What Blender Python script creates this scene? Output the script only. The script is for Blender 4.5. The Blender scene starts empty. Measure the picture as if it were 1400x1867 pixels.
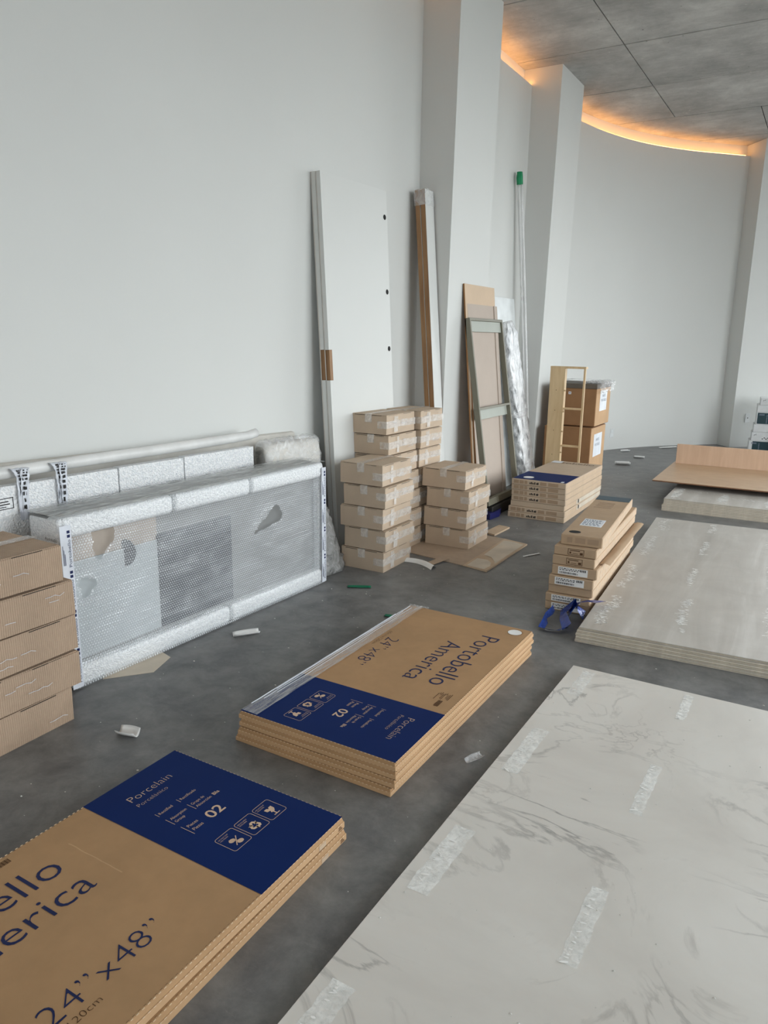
import bpy, bmesh, math, random
from mathutils import Vector, Matrix, noise

S = bpy.context.scene
C = S.collection
PI = math.pi

# ------------------------------------------------------------------ camera
cam_d = bpy.data.cameras.new('camera')
cam_d.sensor_fit = 'AUTO'
cam_d.sensor_width = 36.0
cam_d.lens = 1350.0 / 1867.0 * 36.0
cam_d.clip_start = 0.05
cam = bpy.data.objects.new('camera', cam_d)
C.objects.link(cam)
YAW, PITCH, ROLL = math.radians(30.4), 0.2316, 0.01384
fw = Vector((-math.sin(YAW) * math.cos(PITCH), math.cos(YAW) * math.cos(PITCH), -math.sin(PITCH)))
rt0 = Vector((math.cos(YAW), math.sin(YAW), 0))
up0 = rt0.cross(fw)
rt = math.cos(ROLL) * rt0 + math.sin(ROLL) * up0
up = -math.sin(ROLL) * rt0 + math.cos(ROLL) * up0
M = Matrix((rt, up, -fw)).transposed().to_4x4()
M.translation = Vector((2.57, 0, 1.341))
cam.matrix_world = M
S.camera = cam

# ------------------------------------------------------------------ sky, daylight, exposure
wd = bpy.data.worlds.new('overcast_sky')
S.world = wd
wd.use_nodes = True
bg = wd.node_tree.nodes['Background']
bg.inputs[0].default_value = (0.915, 0.97, 1.0, 1)
bg.inputs[1].default_value = 6.0

def portal(name, loc, rot, sx, sy):
    l = bpy.data.lights.new(name, 'AREA')
    l.shape = 'RECTANGLE'; l.size = sx; l.size_y = sy
    l.cycles.is_portal = True
    o = bpy.data.objects.new(name, l); C.objects.link(o)
    o.location = loc; o.rotation_euler = rot
WIN_Y0, WIN_Y1, WIN_Z0, WIN_Z1, WIN_X = 2.0, 7.6, 0.08, 3.55, 6.4
portal('window_daylight_portal', (WIN_X - 0.02, (WIN_Y0 + WIN_Y1) / 2, (WIN_Z0 + WIN_Z1) / 2), (0, PI / 2, 0), WIN_Z1 - WIN_Z0, WIN_Y1 - WIN_Y0)
FAR_X0, FAR_X1, FAR_Y = 2.7, 6.5, 12.0
portal('far_window_daylight_portal', ((FAR_X0 + FAR_X1) / 2, FAR_Y - 0.02, (WIN_Z0 + WIN_Z1) / 2), (-PI / 2, 0, 0), FAR_X1 - FAR_X0, WIN_Z1 - WIN_Z0)
BK_X0, BK_X1, BK_Z0, BK_Z1, BK_Y = 2.8, 5.4, 1.0, 2.9, -3.4  # unseen back windows, added to brighten faces turned toward the camera
portal('added_back_window_portal', ((BK_X0 + BK_X1) / 2, BK_Y + 0.02, (BK_Z0 + BK_Z1) / 2), (PI / 2, 0, 0), BK_X1 - BK_X0, BK_Z1 - BK_Z0)
S.view_settings.view_transform = 'Standard'
S.view_settings.look = 'None'
S.view_settings.gamma = 1.0
S.view_settings.use_curve_mapping = False
S.view_settings.exposure = 0.33

# ------------------------------------------------------------------ materials
def srgb(r, g, b):
    f = lambda c: (c / 255) / 12.92 if c <= 10.3 else (((c / 255) + 0.055) / 1.055) ** 2.4
    return (f(r), f(g), f(b), 1)

class NT:
    def __init__(s, name):
        s.m = bpy.data.materials.new(name); s.m.use_nodes = True
        s.t = s.m.node_tree; s.p = s.t.nodes['Principled BSDF']; s.out = s.t.nodes['Material Output']
    def n(s, typ, **kw):
        k = s.t.nodes.new(typ)
        for a, v in kw.items():
            if a.startswith('i_'):
                key = a[2:]
                key = int(key) if key.isdigit() else key.replace('_', ' ')
                k.inputs[key].default_value = v
            else:
                setattr(k, a, v)
        return k
    def l(s, a, b): s.t.links.new(a, b)
    def ramp(s, fac, stops):
        r = s.n('ShaderNodeValToRGB')
        el = r.color_ramp.elements
        while len(el) < len(stops): el.new(0.5)
        for e, (p, c) in zip(el, stops): e.position = p; e.color = c
        s.l(fac, r.inputs[0]); return r.outputs[0]
    def mix(s, fac, a, b, mode='MIX'):
        m = s.n('ShaderNodeMix', data_type='RGBA', blend_type=mode)
        for v, i in ((fac, 0), (a, 6), (b, 7)):
            if hasattr(v, 'default_value') or hasattr(v, 'links'): s.l(v, m.inputs[i])
            else: m.inputs[i].default_value = v
        return m.outputs[2]
    def coord(s, scale=(1, 1, 1), kind='Object', rot=(0, 0, 0)):
        c = s.n('ShaderNodeTexCoord'); mp = s.n('ShaderNodeMapping')
        mp.inputs['Scale'].default_value = scale; mp.inputs['Rotation'].default_value = rot
        s.l(c.outputs[kind], mp.inputs[0]); return mp.outputs[0]
    def noise(s, vec, scale, detail=4, rough=0.55, dist=0.0):
        k = s.n('ShaderNodeTexNoise'); s.l(vec, k.inputs['Vector'])
        k.inputs['Scale'].default_value = scale; k.inputs['Detail'].default_value = detail
        k.inputs['Roughness'].default_value = rough; k.inputs['Distortion'].default_value = dist
        return k.outputs[0]
    def bump(s, h, strength, dist):
        b = s.n('ShaderNodeBump'); b.inputs['Strength'].default_value = strength; b.inputs['Distance'].default_value = dist
        s.l(h, b.inputs['Height']); s.l(b.outputs[0], s.p.inputs['Normal']); return b
    def set(s, **kw):
        for k, v in kw.items():
            s.p.inputs[k.replace('_', ' ')].default_value = v
        return s

MAT = {}
def plain(name, col, rough=0.5, spec=0.5, metal=0.0, nscale=None, namt=0.12, bump=None):
    m = NT(name).set(Roughness=rough, Metallic=metal)
    m.p.inputs['Specular IOR Level'].default_value = spec
    v = m.coord()
    nz = m.noise(v, nscale or 6.0, 4)
    dk = tuple(c * (1 - namt) for c in col[:3]) + (1,)
    lt = tuple(min(1, c * (1 + namt)) for c in col[:3]) + (1,)
    m.l(m.ramp(nz, [(0.3, dk), (0.7, lt)]), m.p.inputs['Base Color'])
    if bump: m.bump(m.noise(v, bump[0], 3), bump[1], bump[2])
    MAT[name] = m.m
    return m.m

def mk_materials():
    plain('wall_paint', srgb(215, 216, 213), 0.6, 0.3, nscale=1.2, namt=0.015, bump=(90, 0.08, 0.002))
    # concrete floor
    m = NT('floor_concrete'); v = m.coord()
    a = m.noise(v, 1.1, 6, 0.65, 0.4); b = m.noise(v, 6.5, 9, 0.72, 0.25); c = m.noise(m.coord((1, 6, 1), rot=(0, 0, 0.7)), 14, 6, 0.7, 1.0)
    base = m.ramp(a, [(0.3, srgb(92, 93, 95)), (0.55, srgb(108, 109, 110)), (0.75, srgb(122, 121, 118))])
    base = m.mix(0.6, base, m.ramp(b, [(0.3, srgb(72, 73, 75)), (0.68, srgb(150, 149, 146))]))
    scr = m.ramp(c, [(0.62, (0, 0, 0, 1)), (0.78, (1, 1, 1, 1))])
    sm = m.n('ShaderNodeMath', operation='MULTIPLY'); m.l(scr, sm.inputs[0]); sm.inputs[1].default_value = 0.36
    base = m.mix(sm.outputs[0], base, srgb(165, 163, 160))
    m.l(base, m.p.inputs['Base Color'])
    rr = m.n('ShaderNodeMapRange'); m.l(b, rr.inputs[0]); rr.inputs[3].default_value = 0.32; rr.inputs[4].default_value = 0.58
    m.l(rr.outputs[0], m.p.inputs['Roughness']); m.p.inputs['Specular IOR Level'].default_value = 0.5
    m.bump(b, 0.12, 0.004); MAT['floor'] = m.m
    # concrete ceiling
    m = NT('ceiling_concrete'); v = m.coord()
    a = m.noise(v, 1.6, 9, 0.72, 0.15); b = m.noise(v, 14, 8, 0.75, 0.3); c = m.noise(m.coord((1, 7, 1)), 5, 5, 0.6, 0.5)
    base = m.ramp(a, [(0.32, srgb(150, 149, 146)), (0.52, srgb(184, 183, 180)), (0.68, srgb(214, 213, 209))])
    base = m.mix(0.14, base, m.ramp(c, [(0.35, srgb(146, 145, 143)), (0.65, srgb(204, 203, 200))]))
    sp = m.ramp(b, [(0.62, (0, 0, 0, 1)), (0.72, (0.8, 0.8, 0.8, 1))])
    base = m.mix(sp, base, srgb(224, 222, 216))
    pits = m.ramp(m.noise(v, 26, 4, 0.6), [(0.25, (1, 1, 1, 1)), (0.31, (0, 0, 0, 1))])
    base = m.mix(pits, base, srgb(88, 87, 85))
    m.l(base, m.p.inputs['Base Color']); m.set(Roughness=0.75); m.bump(b, 0.35, 0.01); MAT['ceiling'] = m.m
    plain('joint_dark', srgb(62, 61, 60), 0.9)
    # cardboards
    def card(name, col, corr=False, amt=0.10):
        m = NT(name); v = m.coord()
        a = m.noise(v, 5, 5, 0.6, 0.3); f = m.noise(m.coord((1, 1, 14)), 30, 3)
        dk = tuple(c * (1 - amt) for c in col[:3]) + (1,); lt = tuple(c * (1 + amt) for c in col[:3]) + (1,)
        base = m.ramp(a, [(0.3, dk), (0.7, lt)])
        base = m.mix(0.25, base, m.ramp(f, [(0.3, dk), (0.7, lt)]))
        m.l(base, m.p.inputs['Base Color']); m.set(Roughness=0.7); m.p.inputs['Specular IOR Level'].default_value = 0.25
        if corr:
            w = m.n('ShaderNodeTexWave', wave_type='BANDS', bands_direction='Y'); m.l(v, w.inputs['Vector'])
            w.inputs['Scale'].default_value = 42; w.inputs['Distortion'].default_value = 1.2; w.inputs['Detail'].default_value = 1.5
            m.bump(w.outputs[1], 0.8, 0.002)
        else:
            m.bump(m.noise(v, 22, 3), 0.10, 0.003)
        MAT[name] = m.m
    card('card_tile', srgb(176, 140, 102))
    card('card_side', srgb(196, 160, 122))
    card('card_dark', srgb(150, 112, 78))
    card('card_kraft', srgb(194, 174, 152), amt=0.08)
    card('card_corr', srgb(176, 152, 130), corr=True, amt=0.12)
    card('card_pale', srgb(196, 172, 146))
    card('card_narrow', srgb(182, 156, 128))
    card('card_print', srgb(166, 142, 118))
    card('card_flat', srgb(176, 156, 136), amt=0.12)
    card('mdf', srgb(208, 184, 158), amt=0.05)
    card('mdf_edge', srgb(150, 108, 68), amt=0.1)
    card('beige_panel', srgb(186, 172, 160), amt=0.04)
    plain('print_blue', srgb(6, 36, 92), 0.6, 0.12, nscale=4, namt=0.06)
    plain('print_teal', srgb(44, 70, 84), 0.45, 0.4)
    plain('print_navy', srgb(14, 30, 78), 0.5, 0.3)
    plain('print_tan', srgb(214, 186, 160), 0.5, 0.3)
    plain('print_brown', srgb(86, 60, 40), 0.7, 0.2)
    plain('print_black', srgb(40, 38, 38), 0.6, 0.3)
    plain('print_grey', srgb(120, 130, 144), 0.6, 0.3)
    plain('perforation_light', srgb(222, 198, 166), 0.7)
    plain('perforation_dark', srgb(120, 90, 62), 0.8)
    plain('dark_gap', srgb(34, 27, 22), 0.9)
    plain('paper_white', srgb(236, 236, 234), 0.6)
    plain('paper_label', srgb(226, 230, 236), 0.5)
    plain('paper_beige', srgb(206, 194, 176), 0.7)
    plain('door_white', srgb(216, 217, 214), 0.5, 0.3, nscale=2, namt=0.01)
    plain('door_edge', srgb(196, 192, 184), 0.5)
    plain('black_hole', srgb(14, 13, 12), 0.8)
    m = NT('wood_brown'); v = m.coord((14, 14, 0.8))
    a = m.noise(v, 3, 6, 0.6, 0.5)
    m.l(m.ramp(a, [(0.3, srgb(128, 92, 58)), (0.7, srgb(166, 126, 84))]), m.p.inputs['Base Color']); m.set(Roughness=0.5); MAT['wood_brown'] = m.m
    def ply(name, c1, c2, sc, rough=0.5):
        m = NT(name); v = m.coord(sc); a = m.noise(v, 2.2, 6, 0.6, 0.7)
        m.l(m.ramp(a, [(0.3, c1), (0.7, c2)]), m.p.inputs['Base Color']); m.set(Roughness=rough)
        m.p.inputs['Specular IOR Level'].default_value = 0.4; MAT[name] = m.m
    ply('plywood', srgb(190, 158, 126), srgb(208, 178, 146), (3, 14, 3), 0.38)
    ply('plywood_upright', srgb(198, 166, 140), srgb(210, 180, 154), (12, 2, 1.2))
    ply('plywood_edge', srgb(92, 62, 44), srgb(122, 86, 62), (3, 3, 30))
    ply('birch', srgb(206, 176, 134), srgb(224, 198, 158), (9, 9, 1.2))
    plain('olive_paint', srgb(122, 119, 104), 0.55, nscale=5, namt=0.06)
    plain('sage_paint', srgb(164, 168, 158), 0.55, nscale=5, namt=0.05)
    plain('panel_white', srgb(222, 226, 226), 0.5)
    # grey cement boards
    m = NT('cement_board'); v = m.coord()
    a = m.noise(m.coord((5, 0.5, 1)), 1.6, 6, 0.6, 0.8); b = m.noise(v, 4, 7, 0.65, 0.5)
    base = m.ramp(a, [(0.3, srgb(170, 164, 155)), (0.55, srgb(190, 185, 177)), (0.72, srgb(216, 212, 206))])
    base = m.mix(0.4, base, m.ramp(b, [(0.3, srgb(166, 160, 153)), (0.7, srgb(204, 200, 194))]))
    m.l(base, m.p.inputs['Base Color']); m.set(Roughness=0.38); MAT['cement_board'] = m.m
    plain('board_edge', srgb(206, 198, 184), 0.7, nscale=30, namt=0.1)
    plain('board_core', srgb(186, 174, 156), 0.7, nscale=60, namt=0.15)
    # marble
    m = NT('marble'); v = m.coord()
    def vein(vec, sc, dist, w, det=5):
        n = m.noise(vec, sc, det, 0.55, dist)
        s1 = m.n('ShaderNodeMath', operation='SUBTRACT'); m.l(n, s1.inputs[0]); s1.inputs[1].default_value = 0.5
        s2 = m.n('ShaderNodeMath', operation='ABSOLUTE'); m.l(s1.outputs[0], s2.inputs[0])
        return m.ramp(s2.outputs[0], [(0.0, (1, 1, 1, 1)), (w, (0, 0, 0, 1))])
    vr = m.coord((1, 1, 1), rot=(0, 0, 0.6))
    cl = m.noise(v, 1.6, 6, 0.6, 0.6)
    base = m.ramp(cl, [(0.28, srgb(206, 201, 194)), (0.5, srgb(219, 215, 208)), (0.72, srgb(228, 225, 219))])
    vm = m.coord((1, 1, 1), rot=(0, 0, -0.5))
    big = vein(m.coord((0.9, 2.0, 1), rot=(0, 0, 0.55)), 1.1, 0.9, 0.012, 9)
    gate = m.ramp(m.noise(v, 1.3, 3), [(0.44, (0, 0, 0, 1)), (0.60, (1, 1, 1, 1))])
    f1 = m.mix(1.0, big, gate, 'MULTIPLY')
    s_ = m.n('ShaderNodeMath', operation='MULTIPLY'); m.l(f1, s_.inputs[0]); s_.inputs[1].default_value = 0.72
    base = m.mix(s_.outputs[0], base, srgb(134, 132, 128))
    fine = vein(vm, 2.6, 1.6, 0.022, 7)
    gate2 = m.ramp(m.noise(v, 2.1, 4, 0.6, 0.5), [(0.50, (0, 0, 0, 1)), (0.68, (1, 1, 1, 1))])
    f2 = m.mix(1.0, fine, gate2, 'MULTIPLY')
    s_ = m.n('ShaderNodeMath', operation='MULTIPLY'); m.l(f2, s_.inputs[0]); s_.inputs[1].default_value = 0.60
    base = m.mix(s_.outputs[0], base, srgb(150, 146, 140))
    m.l(base, m.p.inputs['Base Color']); m.set(Roughness=0.30); m.p.inputs['Specular IOR Level'].default_value = 0.45; MAT['marble'] = m.m
    plain('paste_white', srgb(250, 250, 247), 0.6, namt=0.02)
    # residue film: thin, patchy
    m = NT('residue'); v = m.coord()
    a = m.noise(m.coord((1, 1, 1)), 60, 5, 0.7, 0.6); b = m.noise(v, 9, 3)
    m.set(Roughness=0.28); m.p.inputs['Base Color'].default_value = srgb(254, 254, 250)
    mul = m.n('ShaderNodeMath', operation='MULTIPLY'); m.l(m.ramp(a, [(0.3, (0.55, 0.55, 0.55, 1)), (0.6, (1, 1, 1, 1))]), mul.inputs[0])
    m.l(m.ramp(b, [(0.3, (0.50, 0.50, 0.50, 1)), (0.6, (0.92, 0.92, 0.92, 1))]), mul.inputs[1])
    m.l(mul.outputs[0], m.p.inputs['Alpha']); MAT['residue'] = m.m
    # translucent films
    def film(name, col, alpha, rough, bump=None, streak=None, spec=0.8):
        m = NT(name); m.set(Roughness=rough); m.p.inputs['Base Color'].default_value = col
        m.p.inputs['Specular IOR Level'].default_value = spec
        v = m.coord(streak or (1, 1, 1))
        a = m.noise(v, 16, 5, 0.65, 0.8)
        rr = m.n('ShaderNodeMapRange'); m.l(a, rr.inputs[0]); rr.inputs[1].default_value = 0.35; rr.inputs[2].default_value = 0.7
        rr.inputs[3].default_value = alpha * 0.55; rr.inputs[4].default_value = min(1, alpha * 1.6)
        m.l(rr.outputs[0], m.p.inputs['Alpha'])
        if bump: m.bump(m.noise(v, bump[0], 4, 0.6, 0.8), bump[1], bump[2])
        MAT[name] = m.m
    m = NT('bubble_film'); m.set(Roughness=0.10); m.p.inputs['Base Color'].default_value = (0.86, 0.89, 0.92, 1)
    m.p.inputs['Specular IOR Level'].default_value = 1.0
    at = m.n('ShaderNodeAttribute', attribute_name='dome'); rr = m.n('ShaderNodeMapRange'); m.l(at.outputs['Fac'], rr.inputs[0])  # domes turn more opaque and white, glints put into the alpha
    rr.inputs[1].default_value = 0.25; rr.inputs[3].default_value = 0.13; rr.inputs[4].default_value = 0.80; fo = m.ramp(m.noise(m.coord((1, 1.2, 4), rot=(0.6, 0, 0)), 3.5, 5, 0.6, 0.8), [(0.40, (0, 0, 0, 1)), (0.75, (0.20, 0.20, 0.20, 1))])
    ad = m.n('ShaderNodeMath', operation='ADD', use_clamp=True); m.l(rr.outputs[0], ad.inputs[0]); m.l(fo, ad.inputs[1]); m.l(ad.outputs[0], m.p.inputs['Alpha']); MAT['bubble_film'] = m.m
    film('clear_film', (0.93, 0.94, 0.95, 1), 0.30, 0.12, (26, 0.5, 0.012))
    film('top_film', (0.62, 0.64, 0.63, 1), 0.62, 0.14, (14, 0.8, 0.02), (3.0, 0.5, 1))
    film('stretch_film', (0.88, 0.87, 0.85, 1), 0.34, 0.14, (30, 0.9, 0.01), (0.4, 4, 1))
    film('smooth_film', (0.92, 0.93, 0.94, 1), 0.20, 0.10, (10, 0.15, 0.01), (1, 1, 0.15))
    film('parcel_tape', (0.95, 0.93, 0.90, 1), 0.42, 0.08, (40, 0.7, 0.006))
    film('bag_plastic', (0.42, 0.42, 0.41, 1), 0.75, 0.25, (12, 0.8, 0.03))
    def sparkle(name, lo, hi, rough, sc, strength):
        m = NT(name); v = m.coord(); vo = m.n('ShaderNodeTexVoronoi'); m.l(v, vo.inputs['Vector']); vo.inputs['Scale'].default_value = sc
        m.l(m.ramp(m.noise(v, sc * 0.6, 3), [(0.35, lo), (0.6, hi)]), m.p.inputs['Base Color']); m.set(Roughness=rough)
        m.bump(vo.outputs[0], strength, 0.008); MAT[name] = m.m
    sparkle('foam_white', srgb(226, 229, 232), srgb(250, 250, 250), 0.35, 130, 0.6)
    sparkle('foam_wrapped', srgb(216, 219, 222), srgb(238, 240, 241), 0.22, 150, 0.4)
    m = NT('silver_wrap'); v = m.coord((1, 1, 0.35))
    a = m.noise(v, 34, 5, 0.65, 1.5)
    m.l(m.ramp(m.noise(m.coord((1, 1, 0.3)), 22, 5, 0.7, 1.0), [(0.34, srgb(150, 152, 154)), (0.46, srgb(216, 218, 220)), (0.58, srgb(248, 249, 250))]), m.p.inputs['Base Color'])
    m.set(Roughness=0.2, Metallic=0.1); m.bump(a, 0.5, 0.014); MAT['silver_wrap'] = m.m
    plain('tube_white', srgb(220, 220, 218), 0.4)
    plain('plank_beige', srgb(202, 198, 190), 0.55)
    plain('crate_grey', srgb(132, 133, 132), 0.45, nscale=2, namt=0.04)
    plain('crate_pale', srgb(176, 182, 184), 0.45, nscale=2, namt=0.04)
    plain('crate_tan', srgb(172, 160, 148), 0.5)
    plain('crate_dark', srgb(46, 50, 58), 0.35, nscale=2, namt=0.05)
    plain('tape_white', srgb(218, 222, 230), 0.35)
    plain('green_tape', srgb(0, 132, 84), 0.45)
    plain('blue_strap', srgb(18, 62, 150), 0.25, 0.6, nscale=20, namt=0.3, bump=(18, 0.6, 0.02))
    plain('green_scrap', srgb(0, 110, 78), 0.4)
    plain('dark_plastic', srgb(30, 30, 30), 0.5)
    plain('navy_plastic', srgb(18, 24, 84), 0.4)
    plain('white_carton', srgb(214, 216, 216), 0.5)
    plain('teal_print', srgb(18, 54, 62), 0.45)
    plain('lid_dark', srgb(96, 88, 78), 0.5)
    plain('plate_white', srgb(214, 216, 216), 0.35)
    plain('window_frame', srgb(70, 72, 74), 0.4)
    plain('ground_paving', srgb(120, 120, 116), 0.8)
    plain('chips', srgb(216, 214, 208), 0.7)
    m = NT('led_warm'); e = m.n('ShaderNodeEmission'); e.inputs[0].default_value = (1.0, 0.42, 0.11, 1); e.inputs[1].default_value = 15.0
    m.l(e.outputs[0], m.out.inputs[0]); MAT['led'] = m.m
mk_materials()

# ------------------------------------------------------------------ mesh helpers
class MB:
    def __init__(s): s.v = []; s.f = []
    def add(s, vs, fs):
        k = len(s.v); s.v += [tuple(p) for p in vs]; s.f += [tuple(i + k for i in f) for f in fs]; return s
    def box(s, x0, x1, y0, y1, z0, z1):
        return s.add([(x0, y0, z0), (x1, y0, z0), (x1, y1, z0), (x0, y1, z0), (x0, y0, z1), (x1, y0, z1), (x1, y1, z1), (x0, y1, z1)],
                     [(0, 3, 2, 1), (4, 5, 6, 7), (0, 1, 5, 4), (1, 2, 6, 5), (2, 3, 7, 6), (3, 0, 4, 7)])
    def hexa(s, p): # 8 points, bottom 4 ccw then top 4
        return s.add(p, [(0, 3, 2, 1), (4, 5, 6, 7), (0, 1, 5, 4), (1, 2, 6, 5), (2, 3, 7, 6), (3, 0, 4, 7)])
    def prism(s, poly, z0, z1):
        n = len(poly)
        return s.add([(x, y, z0) for x, y in poly] + [(x, y, z1) for x, y in poly],
                     [tuple(range(n - 1, -1, -1)), tuple(range(n, 2 * n))] + [(i, (i + 1) % n, n + (i + 1) % n, n + i) for i in range(n)])
    def tube(s, pts, r, n=12, cap=True):
        pts = [Vector(p) for p in pts]; rings = []
        for i, p in enumerate(pts):
            d = (pts[min(i + 1, len(pts) - 1)] - pts[max(i - 1, 0)]).normalized()
            a = d.cross(Vector((0.13, 0.27, 0.95)) if abs(d.z) < 0.9 else Vector((1, 0, 0))).normalized(); b = d.cross(a)
            rr = r[i] if isinstance(r, (list, tuple)) else r
            rings.append([p + a * math.cos(t * 2 * PI / n) * rr + b * math.sin(t * 2 * PI / n) * rr for t in range(n)])
        vs = [q for rg in rings for q in rg]; fs = []
        for i in range(len(rings) - 1):
            for t in range(n): fs.append((i * n + t, i * n + (t + 1) % n, (i + 1) * n + (t + 1) % n, (i + 1) * n + t))
        if cap: fs.append(tuple(range(n - 1, -1, -1))); fs.append(tuple(range((len(rings) - 1) * n, len(rings) * n)))
        return s.add(vs, fs)
    def grid(s, fn, nu, nv, keep=None):
        vs = [fn(i / nu, j / nv) for j in range(nv + 1) for i in range(nu + 1)]
        fs = []
        for j in range(nv):
            for i in range(nu):
                if keep and not keep((i + 0.5) / nu, (j + 0.5) / nv): continue
                fs.append((j * (nu + 1) + i, j * (nu + 1) + i + 1, (j + 1) * (nu + 1) + i + 1, (j + 1) * (nu + 1) + i))
        return s.add(vs, fs)
    def mesh(s, name, mat, bevel=0, seg=1, smooth=False):
        me = bpy.data.meshes.new(name); me.from_pydata(s.v, [], s.f)
        if bevel:
            bm = bmesh.new(); bm.from_mesh(me)
            bmesh.ops.recalc_face_normals(bm, faces=bm.faces)
            bmesh.ops.bevel(bm, geom=list(bm.edges), offset=bevel, segments=seg, profile=0.5, affect='EDGES', clamp_overlap=True)
            bm.to_mesh(me); bm.free()
        else:
            me.validate()
        if smooth:
            me.polygons.foreach_set('use_smooth', [True] * len(me.polygons))
        me.materials.append(MAT[mat]); me.update()
        return me
    def build(s, name, mat, parent=None, bevel=0, seg=1, smooth=False, loc=None, rot=None):
        return put(name, s.mesh(name, mat, bevel, seg, smooth), parent, loc, rot)

def put(name, me, parent=None, loc=None, rot=None):
    o = bpy.data.objects.new(name, me); C.objects.link(o)
    if parent: o.parent = parent
    if loc is not None: o.location = loc
    if rot is not None: o.rotation_euler = rot
    return o
def tag(o, label, cat, group=None):
    o['label'] = label; o['category'] = cat
    if group: o['group'] = group
    return o
def thing(name, label, cat, loc=(0, 0, 0), rot=(0, 0, 0), group=None):
    o = bpy.data.objects.new(name, None); C.objects.link(o); o.empty_display_size = 0.05
    o.location = loc; o.rotation_euler = rot
    return tag(o, label, cat, group)
def struct(o): o['kind'] = 'structure'; return o
def stuff(o): o['kind'] = 'stuff'; return o
def B(x0, x1, y0, y1, z0, z1): return MB().box(x0, x1, y0, y1, z0, z1)
def nz(x, y, z=0.0): return noise.noise(Vector((x, y, z)))

# ------------------------------------------------------------------ lettering (built-in font outlines turned into meshes)
TEXTS = {}
def want(*items):
    for t, off in items: TEXTS[(t, off)] = None
LIGHT, THIN, BOLD, REG = -0.009, -0.019, 0.012, -0.004
want(('Portobello', LIGHT), ('America', LIGHT), ('24\u201dx48\u201d', THIN), ('60cmx120cm', THIN), ('Porcelain', THIN), ('Porcel\u00e1nico', THIN),
     ('Rectified', REG), ('Rectificado', REG), ('Absorption', REG), ('Group', REG), ('Grupo de', REG), ('Absorci\u00f3n', REG), ('BIa', BOLD),
     ('Pieces', REG), ('Piezas', REG), ('02', BOLD), ('Portobello', REG), ('SANITO', REG), ('PORTOBELLO', REG), ('DO NOT STEP', REG), ('NO PISAR', REG),
     ('RECYCLABLE', REG), ('RECICLABLE', REG), ('FRAGILE', REG), ('FR\u00c1GIL', REG), ('tobello', LIGHT))
def bake_texts():
    objs = []
    for (t, off) in TEXTS:
        cu = bpy.data.curves.new('t', 'FONT'); cu.body = t; cu.size = 1.0; cu.offset = off; cu.resolution_u = 3
        o = bpy.data.objects.new('t', cu); C.objects.link(o); objs.append(((t, off), o, cu))
    dg = bpy.context.evaluated_depsgraph_get(); dg.update()
    for key, o, cu in objs:
        me = bpy.data.meshes.new_from_object(o.evaluated_get(dg))
        vs = [(v.co.x, v.co.y) for v in me.vertices]; fs = [tuple(p.vertices) for p in me.polygons]
        bpy.data.meshes.remove(me)
        TEXTS[key] = (vs, fs)
        bpy.data.objects.remove(o); bpy.data.curves.remove(cu)
bake_texts()
def text_into(mb, t, off, org, ux, uy, width=None, height=None, right=False):
    """org = left end of the baseline; ux, uy = reading and up directions; width of the run, height of a capital."""
    vs, fs = TEXTS[(t, off)]
    x0 = min(v[0] for v in vs); x1 = max(v[0] for v in vs)
    sy = (height / 0.73) if height else None
    sx = (width / (x1 - x0)) if width else sy
    if sy is None: sy = sx
    org = Vector(org); ux = Vector(ux); uy = Vector(uy)
    if right: org = org - ux * (x1 - x0) * sx
    mb.add([org + ux * (v[0] - x0) * sx + uy * v[1] * sy for v in vs], fs)

# ------------------------------------------------------------------ the room
WALL_X, LIP_Z, CEIL_Z = -0.08, 3.585, 3.72
# curved outline of the wall, near end to far end
def wx(y): return WALL_X - max(0.0, 4.95 - y) * 0.0354      # the nearest bay splays out slightly
OUT = [(wx(-4.0), -4.0), (wx(0), 0.0), (wx(2), 2.0), (wx(4), 4.0), (WALL_X, 4.95), (WALL_X, 7.06)]
CTRL = [(-0.08, 7.1), (-0.078, 7.5), (-0.055, 7.95), (-0.005, 8.39), (0.105, 8.86), (0.28, 9.36), (0.50, 9.79), (0.80, 10.21), (1.126, 10.56), (1.395, 10.83), (1.80, 11.20), (2.25, 11.60), (2.6, 11.95), (2.68, 12.02), (2.7, 12.1)]
def catmull(P, n):
    out = []
    for i in range(1, len(P) - 2):
        p0, p1, p2, p3 = [Vector(q) for q in P[i - 1:i + 3]]
        for k in range(n):
            t = k / n
            out.append(0.5 * ((2 * p1) + (-p0 + p2) * t + (2 * p0 - 5 * p1 + 4 * p2 - p3) * t * t + (-p0 + 3 * p1 - 3 * p2 + p3) * t ** 3))
    out.append(Vector(P[-2])); out.append(Vector(P[-1]))
    return [tuple(v) for v in out]
CURVE = catmull(CTRL, 8)
def offset(path, d):
    out = []
    for i, p in enumerate(path):
        a = Vector(path[max(i - 1, 0)]); b = Vector(path[min(i + 1, len(path) - 1)])
        t = (b - a).normalized(); out.append((p[0] - t.y * d, p[1] + t.x * d))   # d > 0 moves away from the room
    return out
def wall_strip(name, path, smooth):
    mb = MB(); back = offset(path, 0.075); far = offset(path, 0.16); n = len(path)
    rows = [[(p[0], p[1], 0) for p in path], [(p[0], p[1], LIP_Z) for p in path], [(p[0], p[1], LIP_Z) for p in back],
            [(p[0], p[1], CEIL_Z + 0.02) for p in back], [(p[0], p[1], CEIL_Z + 0.02) for p in far], [(p[0], p[1], 0) for p in far]]
    vs = []; fs = []
    for r in range(6):
        for s in range(2): vs += rows[(r + s) % 6]
        for i in range(n - 1): fs.append((r * 2 * n + i, r * 2 * n + i + 1, r * 2 * n + n + i + 1, r * 2 * n + n + i))
    mb.add(vs, fs)
    return struct(mb.build(name, 'wall_paint', smooth=smooth))
wall_strip('wall_left', OUT, False)
wall_strip('wall_far', [(WALL_X, 7.06)] + CURVE[1:], True)
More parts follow.
